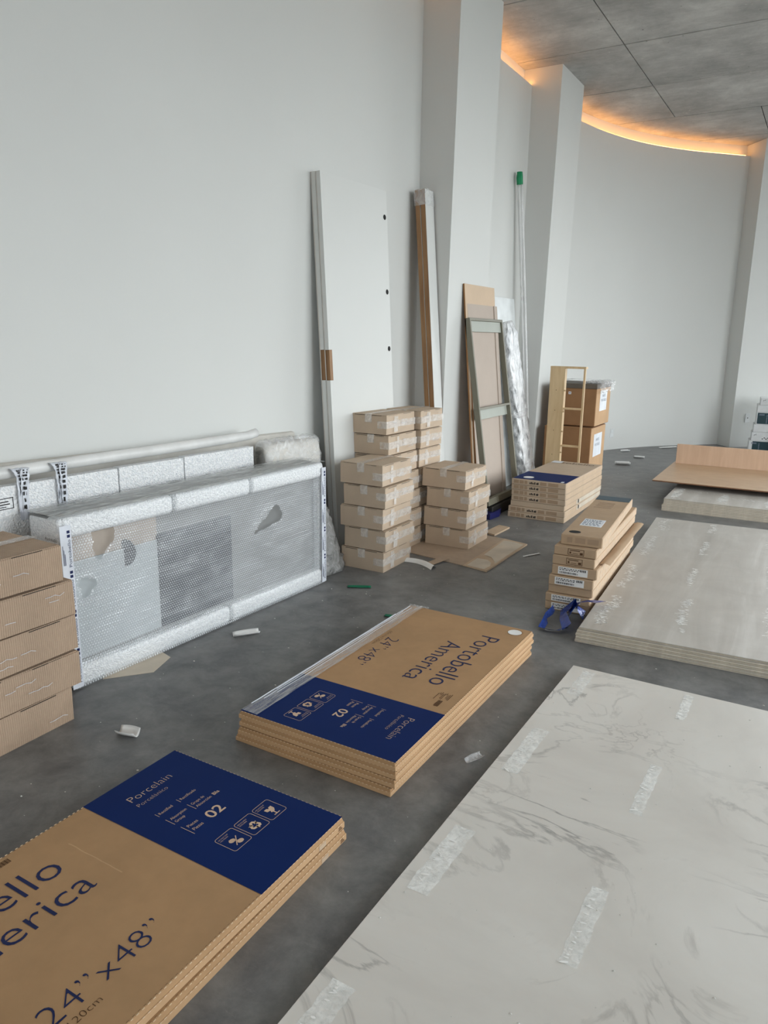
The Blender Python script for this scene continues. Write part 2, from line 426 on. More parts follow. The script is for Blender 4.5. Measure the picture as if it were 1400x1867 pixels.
# light strips lying in the cove
def led(path, label):
    a = offset(path, 0.012); b = offset(path, 0.026); n = len(a); mb = MB()
    for i in range(n - 1):
        mb.hexa([(a[i][0], a[i][1], LIP_Z), (a[i + 1][0], a[i + 1][1], LIP_Z), (b[i + 1][0], b[i + 1][1], LIP_Z), (b[i][0], b[i][1], LIP_Z),
                 (a[i][0], a[i][1], LIP_Z + 0.006), (a[i + 1][0], a[i + 1][1], LIP_Z + 0.006), (b[i + 1][0], b[i + 1][1], LIP_Z + 0.006), (b[i][0], b[i][1], LIP_Z + 0.006)])
    tag(mb.build('led_strip', 'led'), label, 'light strip', 'cove light strips')
led([(wx(y * 0.25), y * 0.25) for y in range(-8, 20)] + [(WALL_X, 4.94)], 'warm cove light strip above the wall left of the front pilaster')
led([(WALL_X, y) for y in (5.70, 6.0, 6.3, 6.6, 6.9, 7.05)], 'short warm cove light strip between the two nearer pilasters')
led([p for p in CURVE if p[1] > 7.9 and p[0] < 1.37], 'long curved warm cove light strip above the far wall')
# pilasters: front faces lean out towards the ceiling
def pilaster(name, y0, y1, xt, xb, zt=CEIL_Z):
    return struct(MB().hexa([(-0.2, y0, 0), (xb, y0, 0), (xb, y1, 0), (-0.2, y1, 0), (-0.2, y0, zt), (xt, y0, zt), (xt, y1, zt), (-0.2, y1, zt)]).build(name, 'wall_paint'))
pilaster('wall_pilaster_1', 4.95, 5.655, 0.20, 0.145)
pilaster('wall_pilaster_2', 7.065, 7.73, 0.198, 0.135)
a3 = [(1.30, 10.95), (1.582, 10.60), (2.13, 11.12), (1.85, 11.45)]
b3 = [(1.30, 10.95), (1.572, 10.615), (2.12, 11.135), (1.85, 11.45)]
struct(MB().hexa([(x, y, 0) for x, y in b3] + [(x, y, CEIL_Z) for x, y in a3]).build('wall_pilaster_3', 'wall_paint'))
# remaining shell: back wall, window wall
wb = B(-0.6, BK_X0, BK_Y - 0.15, BK_Y, 0, CEIL_Z); wb.box(BK_X1, 6.8, BK_Y - 0.15, BK_Y, 0, CEIL_Z); wb.box(BK_X0, BK_X1, BK_Y - 0.15, BK_Y, 0, BK_Z0); wb.box(BK_X0, BK_X1, BK_Y - 0.15, BK_Y, BK_Z1, CEIL_Z)
struct(wb.build('wall_back', 'wall_paint'))
for i in range(2):  # frames of the back windows added for fill light
    x0 = BK_X0 + (BK_X1 - BK_X0) / 2 * i; x1 = x0 + (BK_X1 - BK_X0) / 2; f = MB()
    for (a, b, c, d) in ((x0, x0 + 0.05, BK_Z0, BK_Z1), (x1 - 0.05, x1, BK_Z0, BK_Z1), (x0 + 0.05, x1 - 0.05, BK_Z0, BK_Z0 + 0.05), (x0 + 0.05, x1 - 0.05, BK_Z1 - 0.05, BK_Z1)):
        f.box(a, b, BK_Y - 0.10, BK_Y - 0.05, c, d)
    struct(f.build('window_%d' % (i + 8), 'window_frame'))
wr = B(WIN_X, WIN_X + 0.2, -4.0, WIN_Y0, 0, CEIL_Z)
wr.box(WIN_X, WIN_X + 0.2, WIN_Y1, 12.5, 0, CEIL_Z); wr.box(WIN_X, WIN_X + 0.2, WIN_Y0, WIN_Y1, 0, WIN_Z0); wr.box(WIN_X, WIN_X + 0.2, WIN_Y0, WIN_Y1, WIN_Z1, CEIL_Z)
struct(wr.build('wall_right', 'wall_paint'))
wf = B(FAR_X0 - 0.1, FAR_X1 + 0.1, FAR_Y, FAR_Y + 0.2, 0, WIN_Z0); wf.box(FAR_X0 - 0.1, FAR_X1 + 0.1, FAR_Y, FAR_Y + 0.2, WIN_Z1, CEIL_Z)
struct(wf.build('wall_end', 'wall_paint'))
for i in range(3):
    x0 = FAR_X0 + (FAR_X1 - FAR_X0) / 3 * i; x1 = x0 + (FAR_X1 - FAR_X0) / 3; f = MB()
    for (a, b, c, d) in ((x0, x0 + 0.05, WIN_Z0, WIN_Z1), (x1 - 0.05, x1, WIN_Z0, WIN_Z1), (x0 + 0.05, x1 - 0.05, WIN_Z0, WIN_Z0 + 0.05), (x0 + 0.05, x1 - 0.05, WIN_Z1 - 0.05, WIN_Z1)):
        f.box(a, b, FAR_Y + 0.06, FAR_Y + 0.12, c, d)
    struct(f.build('window_%d' % (i + 5), 'window_frame'))
nw = 4; wstep = (WIN_Y1 - WIN_Y0) / nw
for i in range(nw):
    y0 = WIN_Y0 + i * wstep; y1 = y0 + wstep; f = MB()
    for (a, b, c, d) in ((y0, y0 + 0.05, WIN_Z0, WIN_Z1), (y1 - 0.05, y1, WIN_Z0, WIN_Z1), (y0 + 0.05, y1 - 0.05, WIN_Z0, WIN_Z0 + 0.05), (y0 + 0.05, y1 - 0.05, WIN_Z1 - 0.05, WIN_Z1)):
        f.box(WIN_X + 0.06, WIN_X + 0.12, a, b, c, d)
    struct(f.build('window_%d' % (i + 1), 'window_frame'))
struct(B(-0.6, 6.8, -4.2, 12.8, -0.12, 0).build('floor', 'floor'))
gr = B(6.8, 60, -40, 60, -0.3, -0.15); gr.box(-40, 6.8, 12.8, 60, -0.3, -0.15)
struct(gr.build('ground', 'ground_paving'))
ceil = struct(B(-0.6, 6.8, -4.2, 12.8, CEIL_Z + 0.012, CEIL_Z + 0.2).build('ceiling', 'joint_dark'))
ys = [6.87 + 1.168 * k for k in range(-9, 6)]
for j in range(len(ys) - 1):
    y0, y1 = max(ys[j], -4.2), min(ys[j + 1], 12.8)
    if y1 <= y0: continue
    x0 = 0.775 if ys[j] < 9.0 else 1.62
    xs = [x0 + 2.44 * k for k in range(-1, 5)]
    for i in range(len(xs) - 1):
        xa, xb = max(xs[i], -0.6), min(xs[i + 1], 6.8)
        if xb <= xa: continue
        dz = 0.004 * nz(i * 3.1, j * 1.7)
        B(xa + 0.005, xb - 0.005, y0 + 0.006, y1 - 0.006, CEIL_Z - 0.002 + dz, CEIL_Z + 0.013).build('panel', 'ceiling', ceil)
# wall plates
def plate(label, cat, loc, rz, outlet=True):
    t = thing('wall_plate', label, cat, loc, (0, 0, rz))
    B(-0.036, 0.036, -0.006, 0.0, -0.058, 0.058).build('cover', 'plate_white', t, bevel=0.002)
    if outlet:
        for z in (-0.024, 0.024): B(-0.016, 0.016, -0.008, -0.005, z - 0.014, z + 0.014).build('socket', 'panel_white', t, bevel=0.002)
    else:
        B(-0.006, 0.006, -0.008, -0.005, -0.006, 0.006).build('jack', 'dark_plastic', t)
ang = math.atan2(0.26, 0.22)
plate('pale wall plate low on the curved wall beside the stacked large cartons', 'wall plate', (0.322, 9.46, 0.21), math.atan2(0.43, 0.22), True)
plate('white wall plate with dark jack on the pilaster near the right edge', 'wall plate', (1.7335, 10.7615, 0.381), math.atan2(0.52, 0.548), False)

# ------------------------------------------------------------------ tile cartons with print
def tile_print(t, L, W, z, hole, bc):
    """Printed face; reading direction is local +x, up is local +y."""
    e = 0.0007; X = Vector((1, 0, 0)); Y = Vector((0, 1, 0))
    def pt(a, b, k=1): return (a - L / 2, W / 2 - b, z + e * k)
    s = W / 0.63
    bl = L - 0.345
    p = MB().add([pt(bl, 0.004), pt(bl, W - 0.004), pt(L - 0.006, W - 0.004), pt(L - 0.006, 0.004)], [(0, 1, 2, 3)]).build('printed_blue_panel', 'print_blue', t)
    p['label'] = 'dark blue printed end of the carton top'
    def word(s_, o, a, b, w, h, mat='print_navy', k=1, name='printed_word'):
        m_ = MB(); text_into(m_, s_, o, pt(a, b * s, k), X, Y, w, h); return m_.build(name, mat, t)
    word('Portobello', LIGHT, 0.165, 0.176, 0.522, 0.088); word('America', LIGHT, 0.295, 0.280, 0.400, 0.080); word('24\u201dx48\u201d', THIN, 0.395, 0.517, 0.292, 0.060)
    mb = MB(); text_into(mb, '60cmx120cm', THIN, pt(0.335, 0.545 * s), X, Y, 0.155, 0.018)
    for k in range(9): # tiny legal lines and a bar code next to the blue field
        a = bc[0] + 0.006 * (k % 3); b = bc[1] + 0.0060 * k
        mb.add([pt(a, b), pt(a + 0.05 - 0.012 * (k % 4), b), pt(a + 0.05 - 0.012 * (k % 4), b - 0.0022), pt(a, b - 0.0022)], [(0, 1, 2, 3)])
    for k in range(16):
        a = bc[0] + 0.062 + 0.0028 * k; w = 0.0012 + 0.0010 * ((k * 7) % 3 == 0)
        mb.add([pt(a, bc[1] + 0.026), pt(a + w, bc[1] + 0.026), pt(a + w, bc[1] + 0.008), pt(a, bc[1] + 0.008)], [(0, 1, 2, 3)])
    stuff(mb.build('printed_small_text', 'print_brown', t))
    T = lambda s_, o, a, b, w=None, h=None: word(s_, o, a, b, w, h, 'print_tan', 2)
    T('Porcelain', THIN, 0.953, 0.104, 0.150, 0.029); T('Porcel\u00e1nico', THIN, 0.950, 0.136, 0.106, 0.016)
    T('Rectified', REG, 0.956, 0.209, 0.046, 0.011); T('Rectificado', REG, 1.034, 0.209, 0.056, 0.011)
    T('Absorption', REG, 0.956, 0.251, 0.056, 0.011); T('Group', REG, 0.956, 0.269, 0.032, 0.011)
    T('Grupo de', REG, 1.034, 0.251, 0.046, 0.011); T('Absorci\u00f3n', REG, 1.034, 0.269, 0.056, 0.011); T('BIa', BOLD, 1.100, 0.269, 0.022, 0.013)
    T('Pieces', REG, 0.958, 0.312, 0.034, 0.012); T('Piezas', REG, 0.958, 0.332, 0.034, 0.012)
    T('02', BOLD, 1.018, 0.336, 0.056, 0.036)
    for a, b0, b1 in ((0.948, 0.195, 0.213), (1.026, 0.195, 0.213), (0.947, 0.236, 0.271), (1.026, 0.236, 0.271), (0.947, 0.292, 0.342)):
        MB().add([pt(a, b0 * s, 2), pt(a, b1 * s, 2), pt(a + 0.0014, b1 * s, 2), pt(a + 0.0014, b0 * s, 2)], [(0, 1, 2, 3)]).build('printed_bar', 'print_tan', t)
    for k in range(3): # handling icons in rounded frames
        mb = MB()
        a0 = 0.950 + 0.073 * k; a1 = a0 + 0.066; b0 = 0.404 * s; b1 = 0.478 * s; r = 0.008; ring = []
        for (cx, cy, q) in ((a0 + r, b0 + r, 2), (a1 - r, b0 + r, 3), (a1 - r, b1 - r, 0), (a0 + r, b1 - r, 1)):
            for i in range(5): ring.append((cx, cy, (q + i / 4) * PI / 2))
        vs = []; n = len(ring)
        for cx, cy, th in ring: vs.append(pt(cx + r * math.cos(th), cy + r * math.sin(th), 2))
        for cx, cy, th in ring: vs.append(pt(cx + (r - 0.0013) * math.cos(th), cy + (r - 0.0013) * math.sin(th), 2))
        mb.add(vs, [(i, (i + 1) % n, n + (i + 1) % n, n + i) for i in range(n)])
        words = (('DO NOT STEP', 'NO PISAR'), ('RECYCLABLE', 'RECICLABLE'), ('FRAGILE', 'FR\u00c1GIL'))[k]
        text_into(mb, words[0], REG, pt(a0 + 0.007, b0 + 0.0125, 2), X, Y, 0.034, 0.0042); text_into(mb, words[1], REG, pt(a0 + 0.007, b0 + 0.0195, 2), X, Y, 0.028, 0.0042)
        cx, cy = a0 + 0.034, b0 + 0.047
        if k == 2: # broken glass
            pr = [(-0.014, -0.018), (-0.004, -0.018), (0.000, -0.012), (0.004, -0.018), (0.014, -0.018), (0.013, -0.004), (0.006, 0.004), (0.0018, 0.006), (0.0018, 0.016), (0.011, 0.016), (0.011, 0.019), (-0.011, 0.019), (-0.011, 0.016), (-0.0018, 0.016), (-0.0018, 0.006), (-0.007, 0.003), (-0.003, -0.004), (-0.0085, -0.005), (-0.013, -0.006)]
            mb.add([pt(cx + x, cy + y, 2) for x, y in pr][::-1], [tuple(range(len(pr)))])
        elif k == 1: # three chasing arrows
            for q in range(3):
                th = q * 2 * PI / 3; c_, s_ = math.cos(th), math.sin(th)
                pr = [(-0.013, -0.006), (-0.003, -0.017), (0.006, -0.017), (0.011, -0.010), (0.015, -0.012), (0.011, -0.001), (0.001, -0.004), (0.005, -0.006), (0.001, -0.011), (-0.006, -0.002)]
                mb.add([pt(cx + x * c_ - y * s_, cy + x * s_ + y * c_, 2) for x, y in pr][::-1], [tuple(range(len(pr)))])
        else: # two soles crossed out
            for sx, sy in ((-0.007, -0.008), (0.006, 0.009)):
                pr = [(sx + 0.010 * math.cos(i * PI / 5), sy + 0.0075 * math.sin(i * PI / 5)) for i in range(10)]
                mb.add([pt(cx + x, cy + y, 2) for x, y in pr][::-1], [tuple(range(10))])
            for d in (-1, 1):
                mb.add([pt(cx - 0.014, cy - 0.014 * d, 3), pt(cx - 0.012, cy - 0.0155 * d, 3), pt(cx + 0.014, cy + 0.014 * d, 3), pt(cx + 0.012, cy + 0.0155 * d, 3)][::d], [(0, 1, 2, 3)])
        mb.build('handling_icon', 'print_tan', t)
    if not hole:
        MB().grid(lambda u, v: (pt(0.752, 0)[0] + 0.003 * (v - 0.5) + 0.002 * nz(u * 5, 1), W / 2 - (0.10 + 0.20 * u), z + 0.0007 * (1 - abs(2 * v - 1)) * math.sin(u * PI)), 24, 2).build('fold_crease', 'card_side', t)
    if hole:
        mb = MB(); n = 24; cx, cy = 0.058, 0.062
        mb.add([pt(cx + 0.033 * math.cos(i * 2 * PI / n), cy - 0.033 * math.sin(i * 2 * PI / n), 1) for i in range(n)][::-1], [tuple(range(n))])
        mb.build('hand_hole_rim', 'card_dark', t)
        mb = MB(); mb.add([pt(cx + 0.003 + 0.030 * math.cos(i * 2 * PI / n), cy + 0.002 - 0.030 * math.sin(i * 2 * PI / n), 2) for i in range(n)][::-1], [tuple(range(n))])
        o = mb.build('hand_hole', 'paper_white', t); o['label'] = 'round hand hole showing white tile'

def perforation(t, L, W, z, sides):
    """Dashes of the tear line, light outside and dark inside, on the top edges."""
    for mat, dx, ph in (('perforation_light', 0.0008, 0), ('perforation_dark', 0.0040, 0.5)):
        mb = MB()
        for sd in sides:
            n = int((L if sd in 'tb' else W) / 0.014)
            for k in range(n):
                u = -((L if sd in 'tb' else W) / 2) + 0.006 + (k + ph) * 0.014
                if sd in 'tb':
                    y = (W / 2 - dx) * (1 if sd == 't' else -1)
                    mb.box(u, u + 0.006, y - 0.0006, y + 0.0006, z - 0.001, z + 0.0006)
                else:
                    x = (L / 2 - dx) * (1 if sd == 'r' else -1)
                    mb.box(x - 0.0006, x + 0.0006, u, u + 0.006, z - 0.001, z + 0.0006)
        stuff(mb.build('perforation_' + ('light' if ph == 0 else 'dark'), mat, t))

def tile_carton(label, loc, rz, L, W, H, group, printed=False, hole=False, sides='tblr', tilt=0, bc=(0.725, 0.045)):
    t = thing('tile_carton', label, 'carton', loc, (tilt, 0, rz), group)
    # body: lower tray plus slightly inset lid whose edges fold down
    B(-L / 2, L / 2, -W / 2, W / 2, 0, H * 0.56).build('tray', 'card_side', t, bevel=0.0015)
    hb = MB().hexa([(-L / 2 + 0.002, -W / 2 + 0.002, H * 0.56), (L / 2 - 0.002, -W / 2 + 0.002, H * 0.56), (L / 2 - 0.002, W / 2 - 0.002, H * 0.56), (-L / 2 + 0.002, W / 2 - 0.002, H * 0.56),
                    (-L / 2 + 0.006, -W / 2 + 0.006, H), (L / 2 - 0.006, -W / 2 + 0.006, H), (L / 2 - 0.006, W / 2 - 0.006, H), (-L / 2 + 0.006, W / 2 - 0.006, H)])
    hb.build('lid', 'card_tile', t, bevel=0.0012)
    perforation(t, L - 0.008, W - 0.008, H - 0.0002, sides)
    perforation(t, L, W, H * 0.56, sides)
    for u in (-L / 2 + 0.10, L / 2 - 0.12):    # glued corner tabs on the long sides
        B(u, u + 0.03, -W / 2 - 0.0012, -W / 2 + 0.002, 0.003, H * 0.5).build('corner_tab', 'card_pale', t)
    for k in range(3):
        B(L / 2 - 0.03, L / 2 - 0.012 - 0.004 * k, -W / 2 - 0.0010, -W / 2 + 0.001, 0.005 + 0.0045 * k, 0.0065 + 0.0045 * k).build('side_print', 'print_brown', t)
    if printed: tile_print(t, L, W, H, hole, bc)
    return t

# front stack, two cartons
R90 = PI / 2
gA = 'tile cartons in the front two-high stack'
HA = 0.034
tile_carton('lower tile carton of the two-high stack nearest the camera', (1.285, 0.872, 0), R90 + 0.008, 1.215, 0.632, HA, gA, sides='br')
tile_carton('upper tile carton of the nearest stack with dark blue end and 24x48 print', (1.270, 0.874, HA + 0.001), R90, 1.215, 0.640, HA, gA, printed=True, sides='tbr', bc=(0.530, 0.012))
# middle stack, four cartons
gB = 'tile cartons in the four-high stack mid floor'
HB = 0.0258
offs = [(1.302, 2.317, -0.006), (1.305, 2.322, 0.004), (1.307, 2.330, 0.0), (1.304, 2.332, 0.0)]
nm = ['bottom tile carton of the four-high stack mid floor', 'second tile carton from the floor in the four-high stack',
      'third tile carton from the floor in the four-high stack', 'top tile carton of the four-high stack, film wrapped, white hand hole']
for k, (x, y, r) in enumerate(offs):
    t = tile_carton(nm[k], (x, y, k * (HB + 0.0004)), -R90 + r, 1.215, 0.612, HB, gB, printed=(k == 3), hole=(k == 3), sides='tr')
# stretch film over the far-left long edge of the top carton
def film_strip(u, v):
    x = -0.60 + 1.20 * u; w = (v - 0.5)
    if v < 0.55: y = -0.306 + 0.075 * (0.55 - v) / 0.55; z = HB + 0.0035 + 0.003 * abs(nz(x * 9, v * 14))
    else: y = -0.311 - 0.006 * abs(nz(x * 8, v * 9)); z = HB - 0.10 * (v - 0.55) / 0.45
    return (x, y + 0.003 * nz(x * 5, 3 + v * 4), z)
o = MB().grid(film_strip, 90, 14).build('stretch_film', 'stretch_film', t, smooth=True); o['label'] = 'clear stretch film along the carton edge'
def film_end(u, v):
    y = -0.306 + 0.10 * u; x = -0.612 + 0.02 * v
    return (x + 0.008 * nz(y * 30, v * 5), y, HB + 0.004 + 0.004 * nz(y * 40, v * 7))
MB().grid(film_end, 16, 8).build('stretch_film', 'stretch_film', t, smooth=True)
for i, (u, y, w) in enumerate([(-0.58, -0.292, 0.0014), (-0.5, -0.284, 0.001), (-0.56, -0.272, 0.0008), (-0.45, -0.297, 0.0016)]):
    MB().tube([(u + 0.04 * k + 0.002 * nz(k, i), y + 0.004 * nz(k * 0.4, i * 3.3), HB + 0.006) for k in range(26)], w, 5).build('film_crease', 'tape_white', t)

# seven-high stack near the pilasters
def side_marks(t, L, W, H, seed):
    rd = random.Random(seed); mb = MB()
    x = -W / 2 + 0.02
    e = -L / 2 - 0.0012
    for a, b in ((0.02, 0.06), (0.068, 0.10), (0.108, 0.13), (0.235, 0.285), (0.30, 0.38)):
        mb.box(e, e + 0.002, W / 2 - b * W / 0.44, W / 2 - a * W / 0.44, H * 0.22, H * 0.80)
    mb.build('printed_block', 'card_print', t)
    mb = MB()
    for k, a in enumerate((0.150, 0.162, 0.174, 0.188, 0.204, 0.214)):
        h = (0.45, 0.62, 0.40, 0.66, 0.5, 0.62)[k]
        mb.box(e - 0.0003, e + 0.001, W / 2 - (a + 0.008) * W / 0.44, W / 2 - a * W / 0.44, H * 0.28, H * (0.28 + h * 0.6))
    mb.build('printed_mark', 'print_black', t)
gC = 'tile cartons in the seven-high stack'
lab7 = ['bottom', 'second', 'third', 'fourth', 'fifth', 'sixth', 'top']
off7 = [(0.780, 5.838, 0.010), (0.783, 5.842, 0.006), (0.790, 5.852, -0.004), (0.792, 5.848, 0.004), (0.792, 5.850, 0.0), (0.790, 5.846, 0.003), (0.793, 5.838, 0.0)]
HC = 0.0432
for k in range(7):
    t = thing('tile_carton', '', 'carton', (off7[k][0], off7[k][1], k * (HC + 0.0002)), (0, 0, R90 + off7[k][2]), gC)
    t['label'] = ('top tile carton of the seven-high stack with blue printed end' if k == 6 else '%s tile carton %s in the seven-high stack' % (lab7[k], 'on the floor' if k == 0 else 'from the floor'))
    L, W = 1.03, 0.425 + (0.02 if k < 2 else 0)
    B(-L / 2, L / 2, -W / 2, W / 2, 0, HC - 0.001).build('body', 'card_kraft', t, bevel=0.003)
    B(-L / 2 + 0.004, L / 2 - 0.004, -W / 2 - 0.0012, -W / 2 + 0.002, 0.004, HC - 0.005).build('side_panel', 'card_pale', t)
    if k != 2: side_marks(t, L, W, HC, k)
    if k in (1, 2):
        B(-L / 2 + 0.3, L / 2 - 0.02, -W / 2 - 0.004, -W / 2, HC * 0.1, HC * 0.85).build('torn_strip', 'paper_beige', t)
        B(-0.18, -0.155, -W / 2 - 0.0052, -W / 2 - 0.003, HC * 0.2, HC * 0.85).build('tear', 'black_hole', t)
    if k == 6:
        z = HC + 0.0004
        MB().add([(-L / 2 + 0.012, -W / 2 + 0.004, z), (-L / 2 + 0.36, -W / 2 + 0.004, z), (-L / 2 + 0.36, W / 2 - 0.004, z), (-L / 2 + 0.012, W / 2 - 0.004, z)], [(0, 1, 2, 3)]).build('printed_blue_panel', 'print_blue', t)
        n = 20
        MB().add([(-L / 2 + 0.10 + 0.045 * math.cos(i * 2 * PI / n), W / 2 - 0.10 + 0.040 * math.sin(i * 2 * PI / n), z + 0.0008) for i in range(n)], [tuple(range(n))]).build('hand_hole', 'paper_white', t)
        mb = MB(); text_into(mb, 'tobello', LIGHT, (L / 2 - 0.12, W / 2 - 0.10, z + 0.0006), (0, -1, 0), (1, 0, 0), 0.28, 0.075); mb.build('printed_lettering', 'print_brown', t)
        MB().add([(L / 2 - 0.13, W / 2 - 0.10, z + 0.0004), (L / 2 - 0.02, W / 2 - 0.10, z + 0.0004), (L / 2 - 0.02, W / 2 - 0.01, z + 0.0004), (L / 2 - 0.13, W / 2 - 0.01, z + 0.0004)], [(0, 1, 2, 3)]).build('paper_label', 'paper_label', t)
        B(-L / 2 + 0.02, -L / 2 + 0.06, -W / 2 + 0.03, -W / 2 + 0.05, z, z + 0.001).build('printed_mark', 'paper_label', t)

# eight narrow cartons by the grey boards
gD = 'narrow cartons stacked beside the grey boards'
lev = [(0, 0.0455, 1.472, 1.694, 3.52), (0.046, 0.0435, 1.472, 1.694, 3.515), (0.090, 0.042, 1.480, 1.702, 3.53), (0.1325, 0.053, 1.482, 1.704, 3.52),
       (0.186, 0.053, 1.492, 1.716, 3.53), (0.2395, 0.048, 1.490, 1.700, 3.535), (0.288, 0.046, 1.492, 1.702, 3.545), (0.3345, 0.055, 1.512, 1.716, 3.585)]
lab8 = ['bottom narrow carton with bar code label beside the blue strapping', 'second narrow carton from the floor, bar code label, by the grey boards', 'third narrow carton from the floor, unlabelled end, by the grey boards',
        'fourth narrow carton from the floor, bar code label', 'fifth narrow carton from the floor, bar code label and open side flap', 'sixth narrow carton from the floor with printed warning frame',
        'seventh narrow carton from the floor with printed warning frame', 'top narrow carton with oval hand hole, white label and dark end']
def barcode_label(t, y, W, z0, z1, seed):
    rd = random.Random(seed)
    B(-W * 0.36, W * 0.30, y - 0.0012, y + 0.001, z0, z1).build('paper_label', 'paper_white', t)
    mb = MB(); e = y - 0.0018; x = -W * 0.33; hz = z1 - z0
    while x < W * 0.08:
        w = rd.choice((0.0012, 0.002, 0.0035)); mb.box(x, x + w, e, e + 0.001, z0 + hz * 0.12, z0 + hz * 0.38); x += w + rd.choice((0.0015, 0.003))
    for r_ in range(2):
        x = -W * 0.33
        while x < W * 0.10:
            w = rd.uniform(0.004, 0.014); mb.box(x, min(x + w, W * 0.12), e, e + 0.001, z0 + hz * (0.56 + 0.2 * r_), z0 + hz * (0.66 + 0.2 * r_)); x += w + 0.004
    for k in range(4): mb.box(W * 0.13 + 0.008 * k, W * 0.13 + 0.005 + 0.008 * k, e, e + 0.001, z0 + hz * 0.62, z0 + hz * 0.92)
    mb.build('label_print', 'print_black', t)
for k, (z0, h, xa, xb, y0) in enumerate(lev):
    W = xb - xa; L = 1.06 if k == 7 else 1.12
    t = thing('narrow_carton', lab8[k], 'carton', ((xa + xb) / 2, y0, z0), (0, 0, 0.04 if k == 7 else (0.012 * nz(k * 2.3, 1))), gD)
    t.rotation_euler.z += 0.045
    B(-W / 2, W / 2, 0, L, 0, h - 0.001).build('body', 'card_narrow', t, bevel=0.003)
    B(W / 2 - 0.001, W / 2 + 0.0012, 0.004, L - 0.004, 0.004, h - 0.005).build('side_panel', 'card_pale', t)
    mb = MB()
    for q in range(14): mb.box(W / 2 + 0.0008, W / 2 + 0.0018, 0.08 + 0.07 * q, 0.08 + 0.07 * q + 0.035, h * 0.3, h * (0.55 + 0.2 * (q % 2)))
    stuff(mb.build('side_print', 'card_kraft', t))
    if k in (0, 1, 3, 4): barcode_label(t, 0, W, h * 0.14, h * 0.86, k)
    if k in (5, 6):
        mb = MB(); a, b, c, d = -0.035, 0.045, h * 0.16, h * 0.84
        for q in ((a, b, c, c + 0.002), (a, b, d - 0.002, d), (a, a + 0.002, c, d), (b - 0.002, b, c, d), (a + 0.01, b - 0.02, h * 0.62, h * 0.69), (a + 0.008, a + 0.016, h * 0.3, h * 0.5), (b - 0.02, b - 0.006, h * 0.26, h * 0.5), (a + 0.024, a + 0.05, h * 0.32, h * 0.36)):
            mb.box(q[0], q[1], -0.0012, 0.001, q[2], q[3])
        mb.build('printed_frame', 'print_brown', t)
    if k == 4:
        MB().grid(lambda u, v: (W / 2 - 0.012 + 0.052 * v, 0.10 + 1.0 * u, h + 0.002 + 0.03 * v - 0.028 * v * v + 0.004 * nz(u * 6, v * 3)), 20, 4).build('open_flap', 'card_narrow', t, smooth=True)
    if k == 7:
        n = 20
        MB().add([(-W / 2 + 0.055 + 0.030 * math.cos(i * 2 * PI / n), 0.065 + 0.028 * math.sin(i * 2 * PI / n), h - 0.0002) for i in range(n)], [tuple(range(n))]).build('hand_hole', 'black_hole', t)
        B(-0.055, 0.055, 0.22, 0.385, h - 0.001, h + 0.0004).build('paper_label', 'paper_label', t)
        mb = MB(); rd = random.Random(5)
        for r_ in range(5):
            x = -0.048
            while x < 0.03: w = rd.uniform(0.004, 0.016); mb.box(x, x + w, 0.24 + 0.028 * r_, 0.254 + 0.028 * r_, h, h + 0.0009); x += w + 0.006
        mb.build('label_print', 'print_grey', t)
        B(-W / 2 + 0.002, W / 2 - 0.002, L - 0.13, L - 0.004, h - 0.001, h + 0.0004).build('printed_end', 'print_teal', t)
        mb = MB()
        for r_ in range(4): mb.box(-0.07 + 0.004 * r_, 0.03, L - 0.36 + 0.045 * r_, L - 0.34 + 0.045 * r_, h - 0.001, h + 0.0004)
        mb.build('printed_lettering', 'card_print', t)
        mb = MB()
        for q in ((-0.07, -0.045), (-0.03, 0.02), (0.03, 0.085)): mb.box(q[0], q[1], -0.001, 0.001, h * 0.25, h * 0.75)
        mb.build('printed_block', 'card_print', t)

